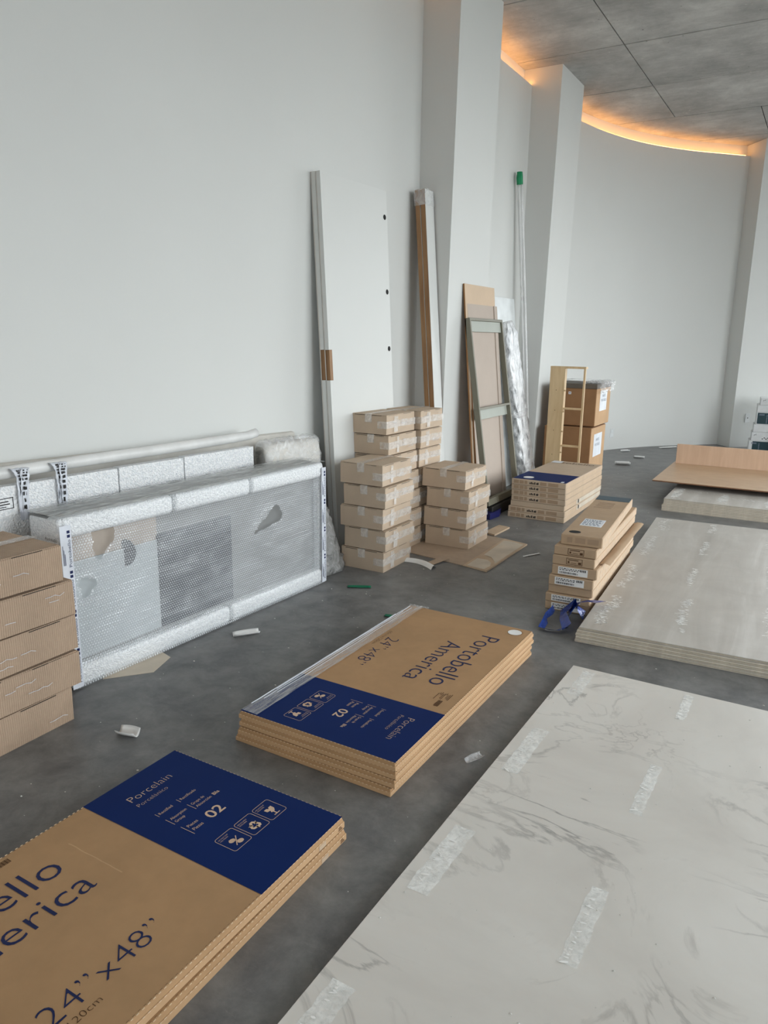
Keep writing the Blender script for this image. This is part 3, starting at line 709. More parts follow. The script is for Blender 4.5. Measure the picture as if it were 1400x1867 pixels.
# ------------------------------------------------------------------ plain kraft cartons in stacks
def kraft(label, x0, x1, y0, y1, z, h, group, seed, corr=False, rot=0.0, faces='yx'):
    rd = random.Random(seed)
    cx, cy = (x0 + x1) / 2, (y0 + y1) / 2; w, d = x1 - x0, y1 - y0
    t = thing('kraft_carton', label, 'carton', (cx, cy, z), (0, 0, rot + rd.uniform(-0.03, 0.03)), group)
    mat = 'card_corr' if corr else 'card_kraft'
    # a body whose sides bulge a little
    mb = MB(); nu = 6
    j = lambda: rd.uniform(-0.003, 0.003)
    cor = [(-w / 2 + j(), -d / 2 + j(), 0.0006), (w / 2 + j(), -d / 2 + j(), 0.0006), (w / 2 + j(), d / 2 + j(), 0.0006), (-w / 2 + j(), d / 2 + j(), 0.0006)]
    top = [(c[0] + j(), c[1] + j(), h - 0.005) for c in cor]
    def lerp(a, b, u): return tuple(a[i] + (b[i] - a[i]) * u for i in range(3))
    for s in range(4):
        a, b, c, e = cor[s], cor[(s + 1) % 4], top[(s + 1) % 4], top[s]
        nx, ny = ((0, -1), (1, 0), (0, 1), (-1, 0))[s]; am = rd.uniform(0.000, 0.004)
        def fn(u, v):
            p = lerp(lerp(a, b, u), lerp(e, c, u), v); q = am * 4 * u * (1 - u) * 4 * v * (1 - v)
            return (p[0] + nx * q, p[1] + ny * q, p[2])
        mb.grid(fn, nu, 4)
    k = len(mb.v); mb.add(cor + top, [(3, 2, 1, 0), (4, 5, 6, 7)])
    mb.build('body', mat, t)
    # top: two long flaps meeting at a seam, with cut notches at the ends
    g = 0.0018
    for s in (-1, 1):
        a0, a1 = (g, w / 2 - 0.001) if s > 0 else (-w / 2 + 0.001, -g)
        lift = rd.uniform(0, 0.004)
        MB().hexa([(a0, -d / 2 + 0.002, h - 0.0045), (a1, -d / 2 + 0.002, h - 0.0045), (a1, d / 2 - 0.002, h - 0.0045), (a0, d / 2 - 0.002, h - 0.0045),
                   (a0, -d / 2 + 0.002, h - 0.001 + (lift if s < 0 else 0)), (a1, -d / 2 + 0.002, h - 0.001), (a1, d / 2 - 0.002, h - 0.001), (a0, d / 2 - 0.002, h - 0.001)]).build('flap', mat, t)
    mb = MB()
    for u0, u1 in ((-0.42, -0.12), (0.1, 0.36)):
        u0 += rd.uniform(-0.05, 0.05); mb.box(u0 * w, u1 * w, -d / 2 - 0.0012, -d / 2 + 0.003, h - 0.0062, h - 0.0042)
        mb.box(w / 2 - 0.003, w / 2 + 0.0012, u0 * d, u1 * d, h - 0.0062, h - 0.0042)
    stuff(mb.build('flap_slit', 'dark_gap', t))
    # packing tape over the seam and down two sides
    tw = 0.024
    def ribbon(pts, half, axis):
        m2 = MB(); vs = []; n = len(pts)
        for i, p in enumerate(pts):
            jx = 0.0015 * nz(i * 0.7, seed)
            for s in (-1, 1):
                q = list(p); q[axis] += s * half + jx; vs.append(tuple(q))
        m2.add(vs, [(2 * i, 2 * i + 1, 2 * i + 3, 2 * i + 2) for i in range(n - 1)]); return m2
    zt = h + 0.0032
    ribbon([(0, d / 2 + 0.005, h * 0.55), (0, d / 2 + 0.005, zt), (0, 0, zt), (0, -d / 2 - 0.0055, zt), (0, -d / 2 - 0.0055, h * 0.60)], tw, 0).build('tape', 'parcel_tape', t)
    zz = h * rd.uniform(0.42, 0.58)
    if not corr: ribbon([(w / 2 - 0.06, -d / 2 - 0.006, zz), (w / 2 + 0.0062, -d / 2 - 0.006, zz), (w / 2 + 0.0062, 0, zz + 0.004), (w / 2 + 0.0062, d / 2, zz)], tw * 0.9, 2).build('tape', 'parcel_tape', t)
    ribbon([(w / 2 + 0.0075, -d * 0.2, h * 0.9), (w / 2 + 0.0075, -d * 0.2, h * 0.1)], tw * rd.uniform(0.5, 1), 1).build('tape', 'parcel_tape', t)
    mb = MB()
    for q in range(rd.randint(2, 4)):      # bright creases in the tape
        y = rd.uniform(-d * 0.42, d * 0.3); z = rd.uniform(h * 0.25, h * 0.8)
        mb.tube([(w / 2 + 0.0085, y + 0.018 * i, z + 0.012 * nz(i * 0.9, seed + q)) for i in range(rd.randint(3, 6))], 0.0009, 4)
    stuff(mb.build('tape_crease', 'tape_white', t))
    return t

order = ['bottom', 'second', 'third', 'fourth', 'fifth', 'sixth', 'top']
def stack(desc, n, x0, x1, y0, y1, h, group, seed, corr=False, jit=0.012, rot=0.0, skew=None, base=0.0):
    rd = random.Random(seed)
    for k in range(n):
        dx, dy = rd.uniform(-jit, jit), rd.uniform(-jit, jit)
        if skew: dx, dy = skew[k]
        w = 'top' if k == n - 1 else order[k]
        lab = ('%s kraft carton %s' % (w, desc)) if k in (0, n - 1) else ('%s kraft carton from the floor %s' % (w, desc))
        kraft(lab, x0 + dx, x1 + dx, y0 + dy, y1 + dy, base + k * h, h - 0.0012 - 0.0034, group, seed * 31 + k, corr, rot)
stack('of the five-high stack at the left edge', 5, 0.095, 0.417, 1.06, 1.525, 0.1305, 'cartons stacked at the left edge', 3, True, skew=[(0, -0.012), (0.004, 0.022), (0.002, 0.028), (0.004, 0.024), (-0.004, -0.006)])
stack('of the five-high front stack near the door', 5, 0.19, 0.476, 3.56, 3.895, 0.1275, 'cartons in the middle stacks', 5, skew=[(0, 0), (0.018, 0.004), (-0.004, 0.0), (0.01, 0.004), (-0.012, 0.006)])
stack('of the four-high stack on flattened cardboard', 4, 0.385, 0.695, 4.27, 4.60, 0.1285, 'cartons in the middle stacks', 8, skew=[(0, 0), (-0.012, 0.0), (0.0, 0.006), (-0.036, 0.012)], base=0.0052)
stack('of the tall stack behind the five-high one', 7, 0.030, 0.285, 3.915, 4.27, 0.1260, 'cartons in the middle stacks', 11, skew=[(0.07, 0), (0.06, 0), (0.05, 0.0), (0.04, 0), (0.024, 0), (0.014, 0.0), (-0.002, 0.0)])
stack('of the tall stack beside the leaning trim bundle', 7, 0.055, 0.322, 4.295, 4.60, 0.1260, 'cartons in the middle stacks', 14, skew=[(0.012, 0), (0.012, 0), (0.01, 0.0), (0.006, 0.0), (-0.006, 0), (-0.002, 0.0), (0.004, 0.0)])
# ------------------------------------------------------------------ flattened cardboard, paper and scraps
def sheet(name, label, cat, poly, z, th, mat, group=None, wav=0.0):
    mb = MB().prism(poly, 0, th); o = mb.build(name, mat); o.location = (0, 0, z); return tag(o, label, cat, group)
t = thing('flattened_carton', 'flattened cardboard carton lying under the four-high stack', 'cardboard', (0, 0, 0.0))
MB().prism([(0.36, 4.02), (0.815, 3.945), (0.80, 4.66), (0.33, 4.72)], 0.0006, 0.005).build('sheet', 'card_flat', t)
MB().hexa([(0.815, 3.945, 0.001), (0.985, 3.905, 0.001), (0.985, 4.60, 0.001), (0.80, 4.66, 0.001), (0.815, 3.945, 0.005), (0.985, 3.905, 0.012), (0.985, 4.60, 0.010), (0.80, 4.66, 0.005)]).build('end_flap', 'card_pale', t)
for poly in ([(0.835, 3.955), (0.96, 3.925), (0.968, 4.00), (0.945, 4.07), (0.90, 4.12), (0.83, 4.125)], [(0.835, 4.215), (0.90, 4.185), (0.955, 4.10), (0.972, 4.06), (0.972, 4.56), (0.90, 4.60), (0.815, 4.61)]):
    MB().add([(x, y, 0.0056 + 0.0065 * (x - 0.80) / 0.185) for x, y in poly], [tuple(range(len(poly)))]).build('worn_patch', 'paper_beige', t)
MB().hexa([(0.60, 3.83, 0.002), (0.65, 3.82, 0.002), (0.70, 3.99, 0.014), (0.64, 4.00, 0.014), (0.60, 3.83, 0.004), (0.65, 3.82, 0.004), (0.70, 3.99, 0.017), (0.64, 4.00, 0.017)]).build('torn_tab', 'card_flat', t)
tag(MB().prism([(0.62, 4.74), (0.71, 4.70), (0.72, 4.96), (0.63, 4.98)], 0.0006, 0.012).build('carton_offcut', 'card_pale'), 'pale cardboard offcut behind the flattened carton', 'cardboard')
mb = MB().grid(lambda u, v: (0.44 + 0.25 * u, 3.835 + 0.065 * v - 0.05 * u + 0.04 * math.sin(u * PI) - 0.02, 0.0015 + 0.018 * math.sin(v * PI)), 16, 6)
tag(mb.build('white_edge_strip', 'paper_white', smooth=True), 'curved white plastic strip in front of the flattened carton', 'scrap')
tag(MB().prism([(0.24, 1.78), (0.36, 1.93), (0.31, 2.07), (0.235, 2.09), (0.2, 1.8)], 0.0004, 0.0016).build('paper_sheet', 'paper_beige'), 'beige paper sheet sticking out under the bubble-wrapped crate', 'paper')
def scrap(label, x, y, l, w, rz, mat='paper_white', curl=0.02, name='paper_scrap', cat='scrap'):
    mb = MB().grid(lambda u, v: ((u - 0.5) * l, (v - 0.5) * w * (0.75 + 0.25 * math.sin(u * 3)), 0.001 + curl * (2 * (v - 0.5)) ** 2), 8, 8)
    o = mb.build(name, mat, smooth=True); o.location = (x, y, 0.0); o.rotation_euler = (0, 0, rz)
    md = o.modifiers.new('thick', 'SOLIDIFY'); md.thickness = 0.0015; md.offset = 1
    return tag(o, label, cat, 'scraps on the floor')
scrap('white curled scrap on the floor in front of the bubble-wrapped crate', 0.42, 2.43, 0.12, 0.05, 0.95, curl=0.016)
scrap('white curled scrap between the left stack and the nearest tile cartons', 0.66, 1.54, 0.075, 0.055, 0.25, curl=0.022)
scrap('thin white sliver right of the flattened carton', 1.09, 4.39, 0.14, 0.018, 1.1, curl=0.004)
scrap('crumpled white scrap behind the stacked large cartons', 0.73, 8.36, 0.16, 0.10, 0.4, curl=0.03)
scrap('small white scrap on the far floor', 0.78, 8.96, 0.12, 0.07, 0.1, curl=0.02)
scrap('flat white strip against the foot of the far wall', 0.92, 10.08, 0.30, 0.08, 0.95, curl=0.01)
scrap('tiny white scrap at the curved wall foot near the wall plate', 0.52, 9.40, 0.12, 0.05, 0.9, curl=0.02)
scrap('green plastic scrap on the floor right of the bubble-wrapped crate', 0.50, 3.27, 0.13, 0.035, 0.5, 'green_scrap', 0.006, 'plastic_scrap')
scrap('small green plastic scrap behind the four-high tile stack', 0.86, 2.98, 0.05, 0.03, 0.2, 'green_scrap', 0.006, 'plastic_scrap')
scrap('small clear plastic scrap beside the marble slab edge', 1.735, 2.03, 0.07, 0.035, 1.2, 'clear_film', 0.010, 'plastic_scrap')
rd = random.Random(42); mb = MB()
def busy(x, y): return any(a - 0.02 < x < b + 0.02 and c - 0.02 < y < d + 0.02 for a, b, c, d in ((0.93, 1.63, 0.2, 1.52), (0.97, 1.64, 1.68, 2.96), (0.52, 1.03, 5.28, 6.40), (1.35, 1.78, 3.45, 4.75), (1.55, 4, 3.1, 5.75), (1.75, 4, -1, 2.9), (1.3, 4, 6.1, 8.2), (0.15, 0.52, 3.5, 3.95), (0.3, 1.03, 3.88, 4.75), (0, 0.45, 0.9, 1.6), (0.1, 0.30, 1.5, 3.6), (0, 0.52, 5.1, 5.9), (0, 0.75, 6.4, 7.7)))
for k in range(700):
    x, y = rd.uniform(0.3, 2.6), rd.uniform(0.9, 8.5)
    if busy(x, y): continue
    s = rd.choice((0.002, 0.002, 0.003, 0.003, 0.005)); a = rd.uniform(0, PI)
    mb.add([(x + s * math.cos(a + q), y + s * math.sin(a + q) * rd.uniform(0.5, 1), 0.0004) for q in (0, 1.6, 3.1, 4.7)] + [(x, y, s * 0.6)], [(0, 1, 4), (1, 2, 4), (2, 3, 4), (3, 0, 4)])
stuff(tag(mb.build('plaster_chips', 'chips'), 'tiny pale plaster chips strewn over the concrete floor', 'debris'))
# blue strapping
def strap(pts, w):
    mb = MB(); vs = []
    for i, (x, y, z, tw) in enumerate(pts):
        d = Vector(pts[min(i + 1, len(pts) - 1)][:3]) - Vector(pts[max(i - 1, 0)][:3]); d.normalize()
        n = d.cross(Vector((0, 0, 1))).normalized(); n = n * math.cos(tw) + Vector((0, 0, 1)) * math.sin(tw)
        for s in (-1, 1): vs.append(Vector((x, y, max(0.002, z))) + n * w * s + Vector((0, 0, w * abs(math.sin(tw)))))
    mb.add(vs, [(2 * i, 2 * i + 1, 2 * i + 3, 2 * i + 2) for i in range(len(pts) - 1)]); return mb
t = thing('blue_strapping', 'crumpled glossy blue plastic strapping at the foot of the narrow cartons', 'strapping', (0, 0, 0))
strap([(1.53, 3.48, 0.010, 1.2), (1.535, 3.42, 0.012, 0.9), (1.53, 3.36, 0.008, 1.3), (1.545, 3.30, 0.008, 0.6), (1.55, 3.23, 0.003, 0.3), (1.59, 3.215, 0.004, 0.5), (1.63, 3.235, 0.006, 0.3), (1.665, 3.28, 0.008, 0.8)], 0.016).build('loop', 'blue_strap', t, smooth=True)
strap([(1.64, 3.30, 0.008, 0.9), (1.645, 3.35, 0.03, 1.2), (1.64, 3.41, 0.05, 0.7), (1.655, 3.455, 0.075, 0.4), (1.69, 3.49, 0.085, 0.2), (1.725, 3.50, 0.09, 0.0), (1.765, 3.53, 0.085, 0.3)], 0.022).build('tail', 'blue_strap', t, smooth=True)
strap([(1.66, 3.27, 0.006, 0.7), (1.62, 3.33, 0.03, 1.0), (1.61, 3.40, 0.045, 0.4), (1.64, 3.45, 0.06, 1.2), (1.68, 3.44, 0.05, 0.6), (1.69, 3.38, 0.03, 1.0)], 0.026).build('bunch', 'blue_strap', t, smooth=True)

# ------------------------------------------------------------------ boards on the floor
def smear(t, x, y, w, l, z, seed, n=70, mat='paste_white', ang=0.0):
    rd = random.Random(seed); mb = MB(); c_, s_ = math.cos(ang), math.sin(ang)
    for k in range(n):
        v = rd.uniform(-0.5, 0.5); u = rd.gauss(0, 0.22) + 0.15 * math.sin(v * 7 + seed)
        if abs(u) > 0.6: continue
        px, py = u * w, v * l; sl = rd.uniform(0.004, 0.016); sw = rd.uniform(0.0010, 0.004); a = rd.gauss(0.15, 0.35)
        m = 5; pts = []
        for i in range(m * 2):
            th = i * PI / m; rr = rd.uniform(0.6, 1.0)
            qx, qy = sl * rr * math.cos(th), sw * rr * math.sin(th)
            X_, Y_ = px + qx * math.cos(a) - qy * math.sin(a), py + qx * math.sin(a) + qy * math.cos(a)
            pts.append((x + X_ * c_ - Y_ * s_, y + X_ * s_ + Y_ * c_, z + 0.0006 + 0.0003 * (k % 3)))
        mb.add(pts, [tuple(range(m * 2))])
    return stuff(mb.build('paste_smear', mat, t))
gE = 'grey boards in the pile behind the marble slab'
RG = 0.0536
for k in range(5):
    t = thing('grey_board', '', 'board', (1.728 + 0.003 * (k % 2) + (0.010 if k == 4 else 0), 3.172 + (0.0 if k < 2 else 0.008 * (k - 1)), 0.0002 + k * 0.0132), (0, 0, RG + 0.002 * nz(k * 5.1, 0)), gE)
    t['label'] = ('top grey board of the low pile, streaked with white paste' if k == 4 else '%s pale board %s in the low grey pile' % (order[k], 'on the floor' if k == 0 else 'from the floor'))
    B(0, 1.22, 0, 2.46, 0, 0.0122).build('board', 'cement_board' if k == 4 else 'board_edge', t, bevel=0.0008)
    B(-0.0004, 1.22, -0.0005, 0.0, 0.004, 0.0088).build('core_line', 'board_core', t)
    if k == 4:
        for i, (x, y, w, l, n) in enumerate([(0.07, 0.30, 0.07, 0.45, 170), (0.07, 0.82, 0.06, 0.3, 90), (0.06, 1.02, 0.06, 0.2, 60), (0.07, 1.62, 0.06, 0.5, 120), (0.08, 2.25, 0.08, 0.35, 90),
                                            (0.40, 0.45, 0.05, 0.40, 170), (0.38, 1.05, 0.04, 0.35, 110), (0.39, 1.72, 0.04, 0.35, 110), (0.40, 2.28, 0.05, 0.25, 80), (0.42, 0.19, 0.02, 0.06, 14),
                                            (0.79, 0.5, 0.09, 0.45, 200), (0.78, 1.3, 0.06, 0.6, 120), (0.76, 2.0, 0.05, 0.3, 70)]):
            smear(t, x, y, w, l, 0.0122, 100 + i, n)
# marble slab on battens
t = thing('marble_slab', 'large white grey-veined marble slab lying on the floor in the foreground', 'slab', (1.800, -0.35, 0.016), (0, 0, -0.006))
B(0, 1.62, 0, 3.19, 0.0, 0.020).build('slab', 'marble', t, bevel=0.0012)
for i, (x, y0, y1, w) in enumerate([(0.075, 2.93, 3.16, 0.050), (0.062, 2.32, 2.62, 0.055), (0.062, 1.72, 2.00, 0.060), (0.06, 1.15, 1.41, 0.055), (0.455, 2.95, 3.16, 0.034), (0.445, 2.31, 2.60, 0.036), (0.44, 1.70, 1.965, 0.042), (0.44, 1.1, 1.36, 0.04), (0.83, 2.9, 3.1, 0.04)]):
    rd = random.Random(i + 900); n = 14; pl = []
    for k in range(n): pl.append((x - w / 2 + rd.uniform(-0.003, 0.003), y0 + (y1 - y0) * k / (n - 1)))
    for k in range(n): pl.append((x + w / 2 + rd.uniform(-0.003, 0.003), y1 - (y1 - y0) * k / (n - 1)))
    MB().add([(p[0], p[1], 0.0204) for p in pl][::-1], [tuple(range(2 * n))]).build('adhesive_residue', 'residue', t)
    smear(t, x - w * 0.15, (y0 + y1) / 2, w * 0.12, (y1 - y0), 0.0206, 700 + i, 14)
rd = random.Random(77); mb = MB()
for k in range(220):
    x, y = rd.uniform(0.02, 1.2), rd.uniform(0.9, 3.1); s = rd.choice((0.0012, 0.0015, 0.002, 0.004)); a = rd.uniform(0, 6)
    mb.add([(x + s * math.cos(a + q), y + s * math.sin(a + q) * 0.6, 0.0202) for q in (0, 1.6, 3.1, 4.7)] + [(x, y, 0.0202 + s * 0.5)], [(0, 1, 4), (1, 2, 4), (2, 3, 4), (3, 0, 4)])
stuff(mb.build('grit', 'perforation_dark' if False else 'chips', t))
for i, y in enumerate((0.25, 1.5, 2.85)):
    tag(B(1.86, 3.38, y - 0.37, y - 0.33, 0, 0.0158).build('floor_batten', 'plywood_edge'), ['thin wooden batten under the near end of the marble slab', 'thin wooden batten under the middle of the marble slab', 'thin wooden batten under the far end of the marble slab'][i], 'batten', 'battens under the slab')
# drywall pile, plywood sheet, upright plywood
gF = 'drywall sheets in the pile under the plywood'
for k in range(8):
    t = thing('drywall_sheet', '', 'board', (1.553 - 0.012 * (k < 4) + 0.004 * nz(k * 1.7, 2), 6.215 + 0.006 * nz(k * 2.1, 5), 0.0002 + k * 0.0128), (0, 0, 0.012), gF)
    t['label'] = 'top drywall sheet with white filler patches, partly under the plywood' if k == 7 else '%s drywall sheet %s in the pile under the plywood' % (order[k] if k < 6 else 'seventh', 'on the floor' if k == 0 else 'from the floor')
    B(0, 1.9, 0, 1.22, 0, 0.0122).build('board', 'cement_board' if k == 7 else 'board_edge', t, bevel=0.001)
    B(-0.0004, 1.9, -0.0006, 0.0, 0.0035, 0.0088).build('core_line', 'board_core', t)
    if k == 7:
        for i, (x, y, w, l) in enumerate([(0.06, 0.30, 0.10, 0.55), (0.42, 0.25, 0.10, 0.40), (0.76, 0.25, 0.10, 0.4)]):
            rd = random.Random(i + 60); n = 24
            MB().add([(x + w / 2 * rd.uniform(0.55, 1) * math.cos(q * 2 * PI / n), y + l / 2 * rd.uniform(0.7, 1) * math.sin(q * 2 * PI / n), 0.0127) for q in range(n)], [tuple(range(n))]).build('filler_patch', 'residue', t)
            smear(t, x, y, w, l, 0.0128, 300 + i, 60)
        smear(t, 0.25, 0.42, 0.5, 0.06, 0.0128, 340, 40); smear(t, 0.6, 0.3, 0.4, 0.05, 0.0128, 341, 40)
tag(B(1.75, 3.3, 7.0, 7.09, 0.1032, 0.1468).build('timber_spacer', 'plywood_edge'), 'timber spacer between the drywall pile and the plywood sheet', 'timber')
t = thing('plywood_sheet', 'tan plywood sheet lying raised over the drywall pile', 'plywood', (1.362, 6.70, 0.147), (0, 0, 0.012))
B(0, 2.44, 0, 1.30, 0, 0.009).build('edge_core', 'plywood_edge', t)
B(-0.0005, 2.4405, -0.0005, 1.3005, 0.009, 0.0125).build('face_veneer', 'plywood', t)
gG = 'plywood boards standing on edge'
for k in range(3):
    o = B(0, 2.4, 0, 0.017, 0, 0.192 - 0.002 * k).build('plywood_board', 'plywood_upright', bevel=0.001)
    o.location = (1.372 + 0.004 * k, 7.775 + k * 0.018, 0.1602); o.rotation_euler = (0, 0, 0.012)
    tag(o, ['front pale plywood board standing on edge on the plywood sheet', 'middle plywood board standing on edge behind the front one', 'rear plywood board of those standing on edge'][k], 'plywood', gG)
tag(B(1.60, 3.5, 7.80, 7.98, 0.0, 0.1468).build('timber_support', 'plywood_edge'), 'timber support under the rear of the raised plywood sheet', 'timber')

# ------------------------------------------------------------------ things leaning on the wall
def lean(name, label, cat, y0, xb, xt, zt, group=None, th=0.0, ry=0.0):
    """Root at the foot of a leaning thing: local z runs up its face, local x is the face normal."""
    a = math.atan2(xb - xt, zt)
    t = thing(name, label, cat, (xb, y0, th * math.sin(a) + 0.0005), (0, -a, 0), group)
    t['lean'] = a
    del t['lean']
    return t, zt / math.cos(a), a
# two white door leaves
gH = 'door leaves leaning on the wall'
for k in range(2):
    xo = -0.034 * k
    t, ln, a = lean('door_leaf', ['front glossy white door leaf leaning on the wall, three black bore holes', 'rear white door leaf leaning flat behind the front leaf'][k], 'door', 3.70, 0.078 + xo * 1.03, -0.056 + xo * 1.03, 2.255, gH, 0.033)
    t.rotation_euler.z = -0.0354; wd_ = 0.700
    # leaf with a notch cut for the lock side
    zn0, zn1 = 1.085, 1.265
    f = MB().box(-0.0325, 0, 0, wd_, 0, zn0); f.box(-0.0325, 0, 0, wd_, zn1, ln); f.box(-0.0325, 0, 0.030, wd_, zn0, zn1)
    f.build('leaf', 'door_white', t)
    B(-0.0325, 0.0004, 0.0295, 0.0305, zn0, zn1).build('notch', 'wood_brown', t)
    B(-0.030, -0.0002, 0.004, 0.030, zn0 + 0.001, zn1 - 0.001).build('lock_block', 'wood_brown', t)
    B(-0.0325, -0.026, -0.0006, 0.0, 0.0, ln).build('edge_groove', 'door_edge', t)
    if k == 0:
        for z in (2.096, 1.632, 1.268):
            n = 18
            MB().add([(0.0006, wd_ - 0.030 + 0.0165 * math.cos(i * 2 * PI / n), z + 0.0165 * math.sin(i * 2 * PI / n)) for i in range(n)], [tuple(range(n))]).build('bore_hole', 'black_hole', t)
# bundle of trim boards
gI = 'trim boards in the wrapped bundle'
for k in range(2):
    t, ln, a = lean('trim_board', ['front white-faced trim board of the bundle beside the front pilaster', 'rear brown-edged trim board of the bundle, nearest the wall'][k], 'trim board', 4.812, 0.226 - 0.041 * k, 0.034 - 0.041 * k, 2.33, gI, 0.04)
    B(-0.0385, -0.0015, 0, 0.126, 0, ln).build('core', 'wood_brown', t, bevel=0.003)
    B(-0.0015, 0.0, 0.0005, 0.1255, 0, ln).build('white_face', 'door_white', t)
    if k == 0:
        o = B(-0.084, 0.003, -0.003, 0.129, ln - 0.10, ln + 0.006).build('film_cap', 'clear_film', t); o['label'] = 'clear film around the top of the bundle'
# panels and frame in the second bay
t, ln, a = lean('mdf_board', 'tall tan board leaning on the front pilaster behind the olive frame', 'board', 5.185, 0.350, 0.186, 1.733, None, 0.012)
B(-0.012, -0.002, 0, 0.570, 0, ln).build('core', 'mdf_edge', t)
B(-0.002, 0, 0.001, 0.569, 0, ln).build('face', 'mdf', t)
t, ln, a = lean('grey_beige_board', 'beige grey board leaning in front of the tan board, inside the olive frame', 'board', 5.215, 0.372, 0.200, 1.592, None, 0.010)
B(-0.010, -0.002, 0, 0.560, 0, ln).build('core', 'mdf_edge', t)
B(-0.002, 0, 0.001, 0.500, 0, ln).build('face', 'beige_panel', t)
B(-0.002, 0.008, 0.500, 0.560, 0, ln).build('edge_strip', 'beige_panel', t)
t, ln, a = lean('white_board', 'white board leaning on the wall right of the tan board', 'board', 6.30, 0.12, -0.062, 1.705, None, 0.012)
B(-0.012, 0, 0, 0.55, 0, ln).build('face', 'panel_white', t, bevel=0.001)
t, ln, a = lean('olive_frame', 'olive green wooden frame with a cross rail leaning on the boards', 'frame', 5.185, 0.462, 0.238, 1.402, None, 0.044)
t.location.z += 0.083
fw_ = 0.645
for y in (0, fw_ - 0.020):
    st = B(-0.044, 0, y, y + 0.020, 0, ln).build('stile', 'olive_paint', t, bevel=0.001)
for nm_, z0, z1, x0 in (('top_rail', ln - 0.020, ln, -0.028), ('upper_fascia', ln - 0.100, ln - 0.020, -0.028), ('cross_rail', 0.735, 0.752, -0.044), ('cross_fascia', 0.660, 0.735, -0.044), ('bottom_rail', 0.0, 0.05, -0.044)):
    B(x0, x0 + 0.014 if 'fascia' in nm_ else -0.0005, 0.020, fw_ - 0.020, z0, z1).build(nm_, 'sage_paint' if 'fascia' in nm_ else 'olive_paint', t, bevel=0.0008)
tag(B(0.395, 0.485, 5.20, 5.84, 0.0004, 0.082).build('black_block', 'dark_plastic', bevel=0.004), 'black block under the foot of the olive frame', 'block')
tag(MB().prism([(0.39, 5.14), (0.50, 5.12), (0.515, 5.27), (0.492, 5.36), (0.492, 5.19), (0.39, 5.19)], 0.0004, 0.05).build('blue_plastic_scrap', 'navy_plastic', bevel=0.002), 'dark blue plastic scrap at the foot of the olive frame', 'scrap')
# silver bubble-wrapped bundle
def pack(name, label, cat, p0, p1, w, d, mat, seed, amp=0.006, nl=60, nr=28):
    p0, p1 = Vector(p0), Vector(p1); ax = (p1 - p0).normalized(); sy = Vector((0, 1, 0)); sy = (sy - ax * sy.dot(ax)).normalized(); sx = sy.cross(ax)
    mb = MB(); L = (p1 - p0).length; vs = []; n = nr
    for i in range(nl + 1):
        s = i / nl; e = min(1, 0.55 + 6 * min(s, 1 - s))
        for k in range(n):
            th = k * 2 * PI / n; c_, s_ = math.cos(th), math.sin(th); q = 0.5
            x = math.copysign(abs(c_) ** q, c_) * w / 2 * e; y = math.copysign(abs(s_) ** q, s_) * d / 2 * e
            m = 1 + amp / w * 8 * nz(i * 0.35 + seed, k * 0.6) 
            vs.append(p0 + ax * L * s + sy * x * m + sx * y * m)
    fs = [(i * n + k, i * n + (k + 1) % n, (i + 1) * n + (k + 1) % n, (i + 1) * n + k) for i in range(nl) for k in range(n)]
    fs += [tuple(range(n - 1, -1, -1)), tuple(range(nl * n, (nl + 1) * n))]
    return mb.add(vs, fs)
t = thing('wrapped_bundle', 'silvery bubble-wrapped long bundle leaning beside the olive frame', 'bundle', (0, 0, 0))
pack('', '', '', (0.27, 6.60, 0.012), (0.045, 6.43, 1.495), 0.27, 0.085, 'silver_wrap', 3, amp=0.008).build('wrapping', 'silver_wrap', t, smooth=True)
for s in (0.10, 0.42):
    p = Vector((0.27, 6.60, 0.012)).lerp(Vector((0.045, 6.43, 1.495)), s); q = Vector((0.27, 6.60, 0.012)).lerp(Vector((0.045, 6.43, 1.495)), s + 0.06)
    pack('', '', '', p, q, 0.282, 0.097, '', 5 + s, amp=0.004, nl=4).build('tape_band', 'clear_film', t, smooth=True)
# thin clear pole with green tape
t = thing('trim_pole', 'tall thin clear-wrapped pole with green tape tip by the second pilaster', 'pole', (0, 0, 0))
pb = [Vector((0.115, 7.00, 0.004)), Vector((0.06, 6.94, 1.0)), Vector((0.018, 6.875, 1.75)), Vector((-0.028, 6.755, 2.72))]
def bez(P, n):
    out = []
    for i in range(n + 1):
        t_ = i / n; u = 1 - t_
        out.append(P[0] * u ** 3 + P[1] * 3 * u * u * t_ + P[2] * 3 * u * t_ * t_ + P[3] * t_ ** 3)
    return out
MB().tube(bez(pb, 20), 0.027, 10).build('wrapping', 'smooth_film', t, smooth=True)
for dx, dy in ((-0.012, -0.012), (0.010, 0.012)):
    MB().tube([p + Vector((dx, dy, 0)) for p in bez(pb, 20)], 0.0105, 8).build('strip', 'tube_white', t, smooth=True)
MB().tube([bez(pb, 20)[-1] + Vector((0, 0, -0.03)), bez(pb, 20)[-1] + Vector((-0.003, -0.006, 0.03)), bez(pb, 20)[-1] + Vector((-0.004, -0.008, 0.075))], [0.029, 0.031, 0.026], 8).build('green_tape', 'green_tape', t)
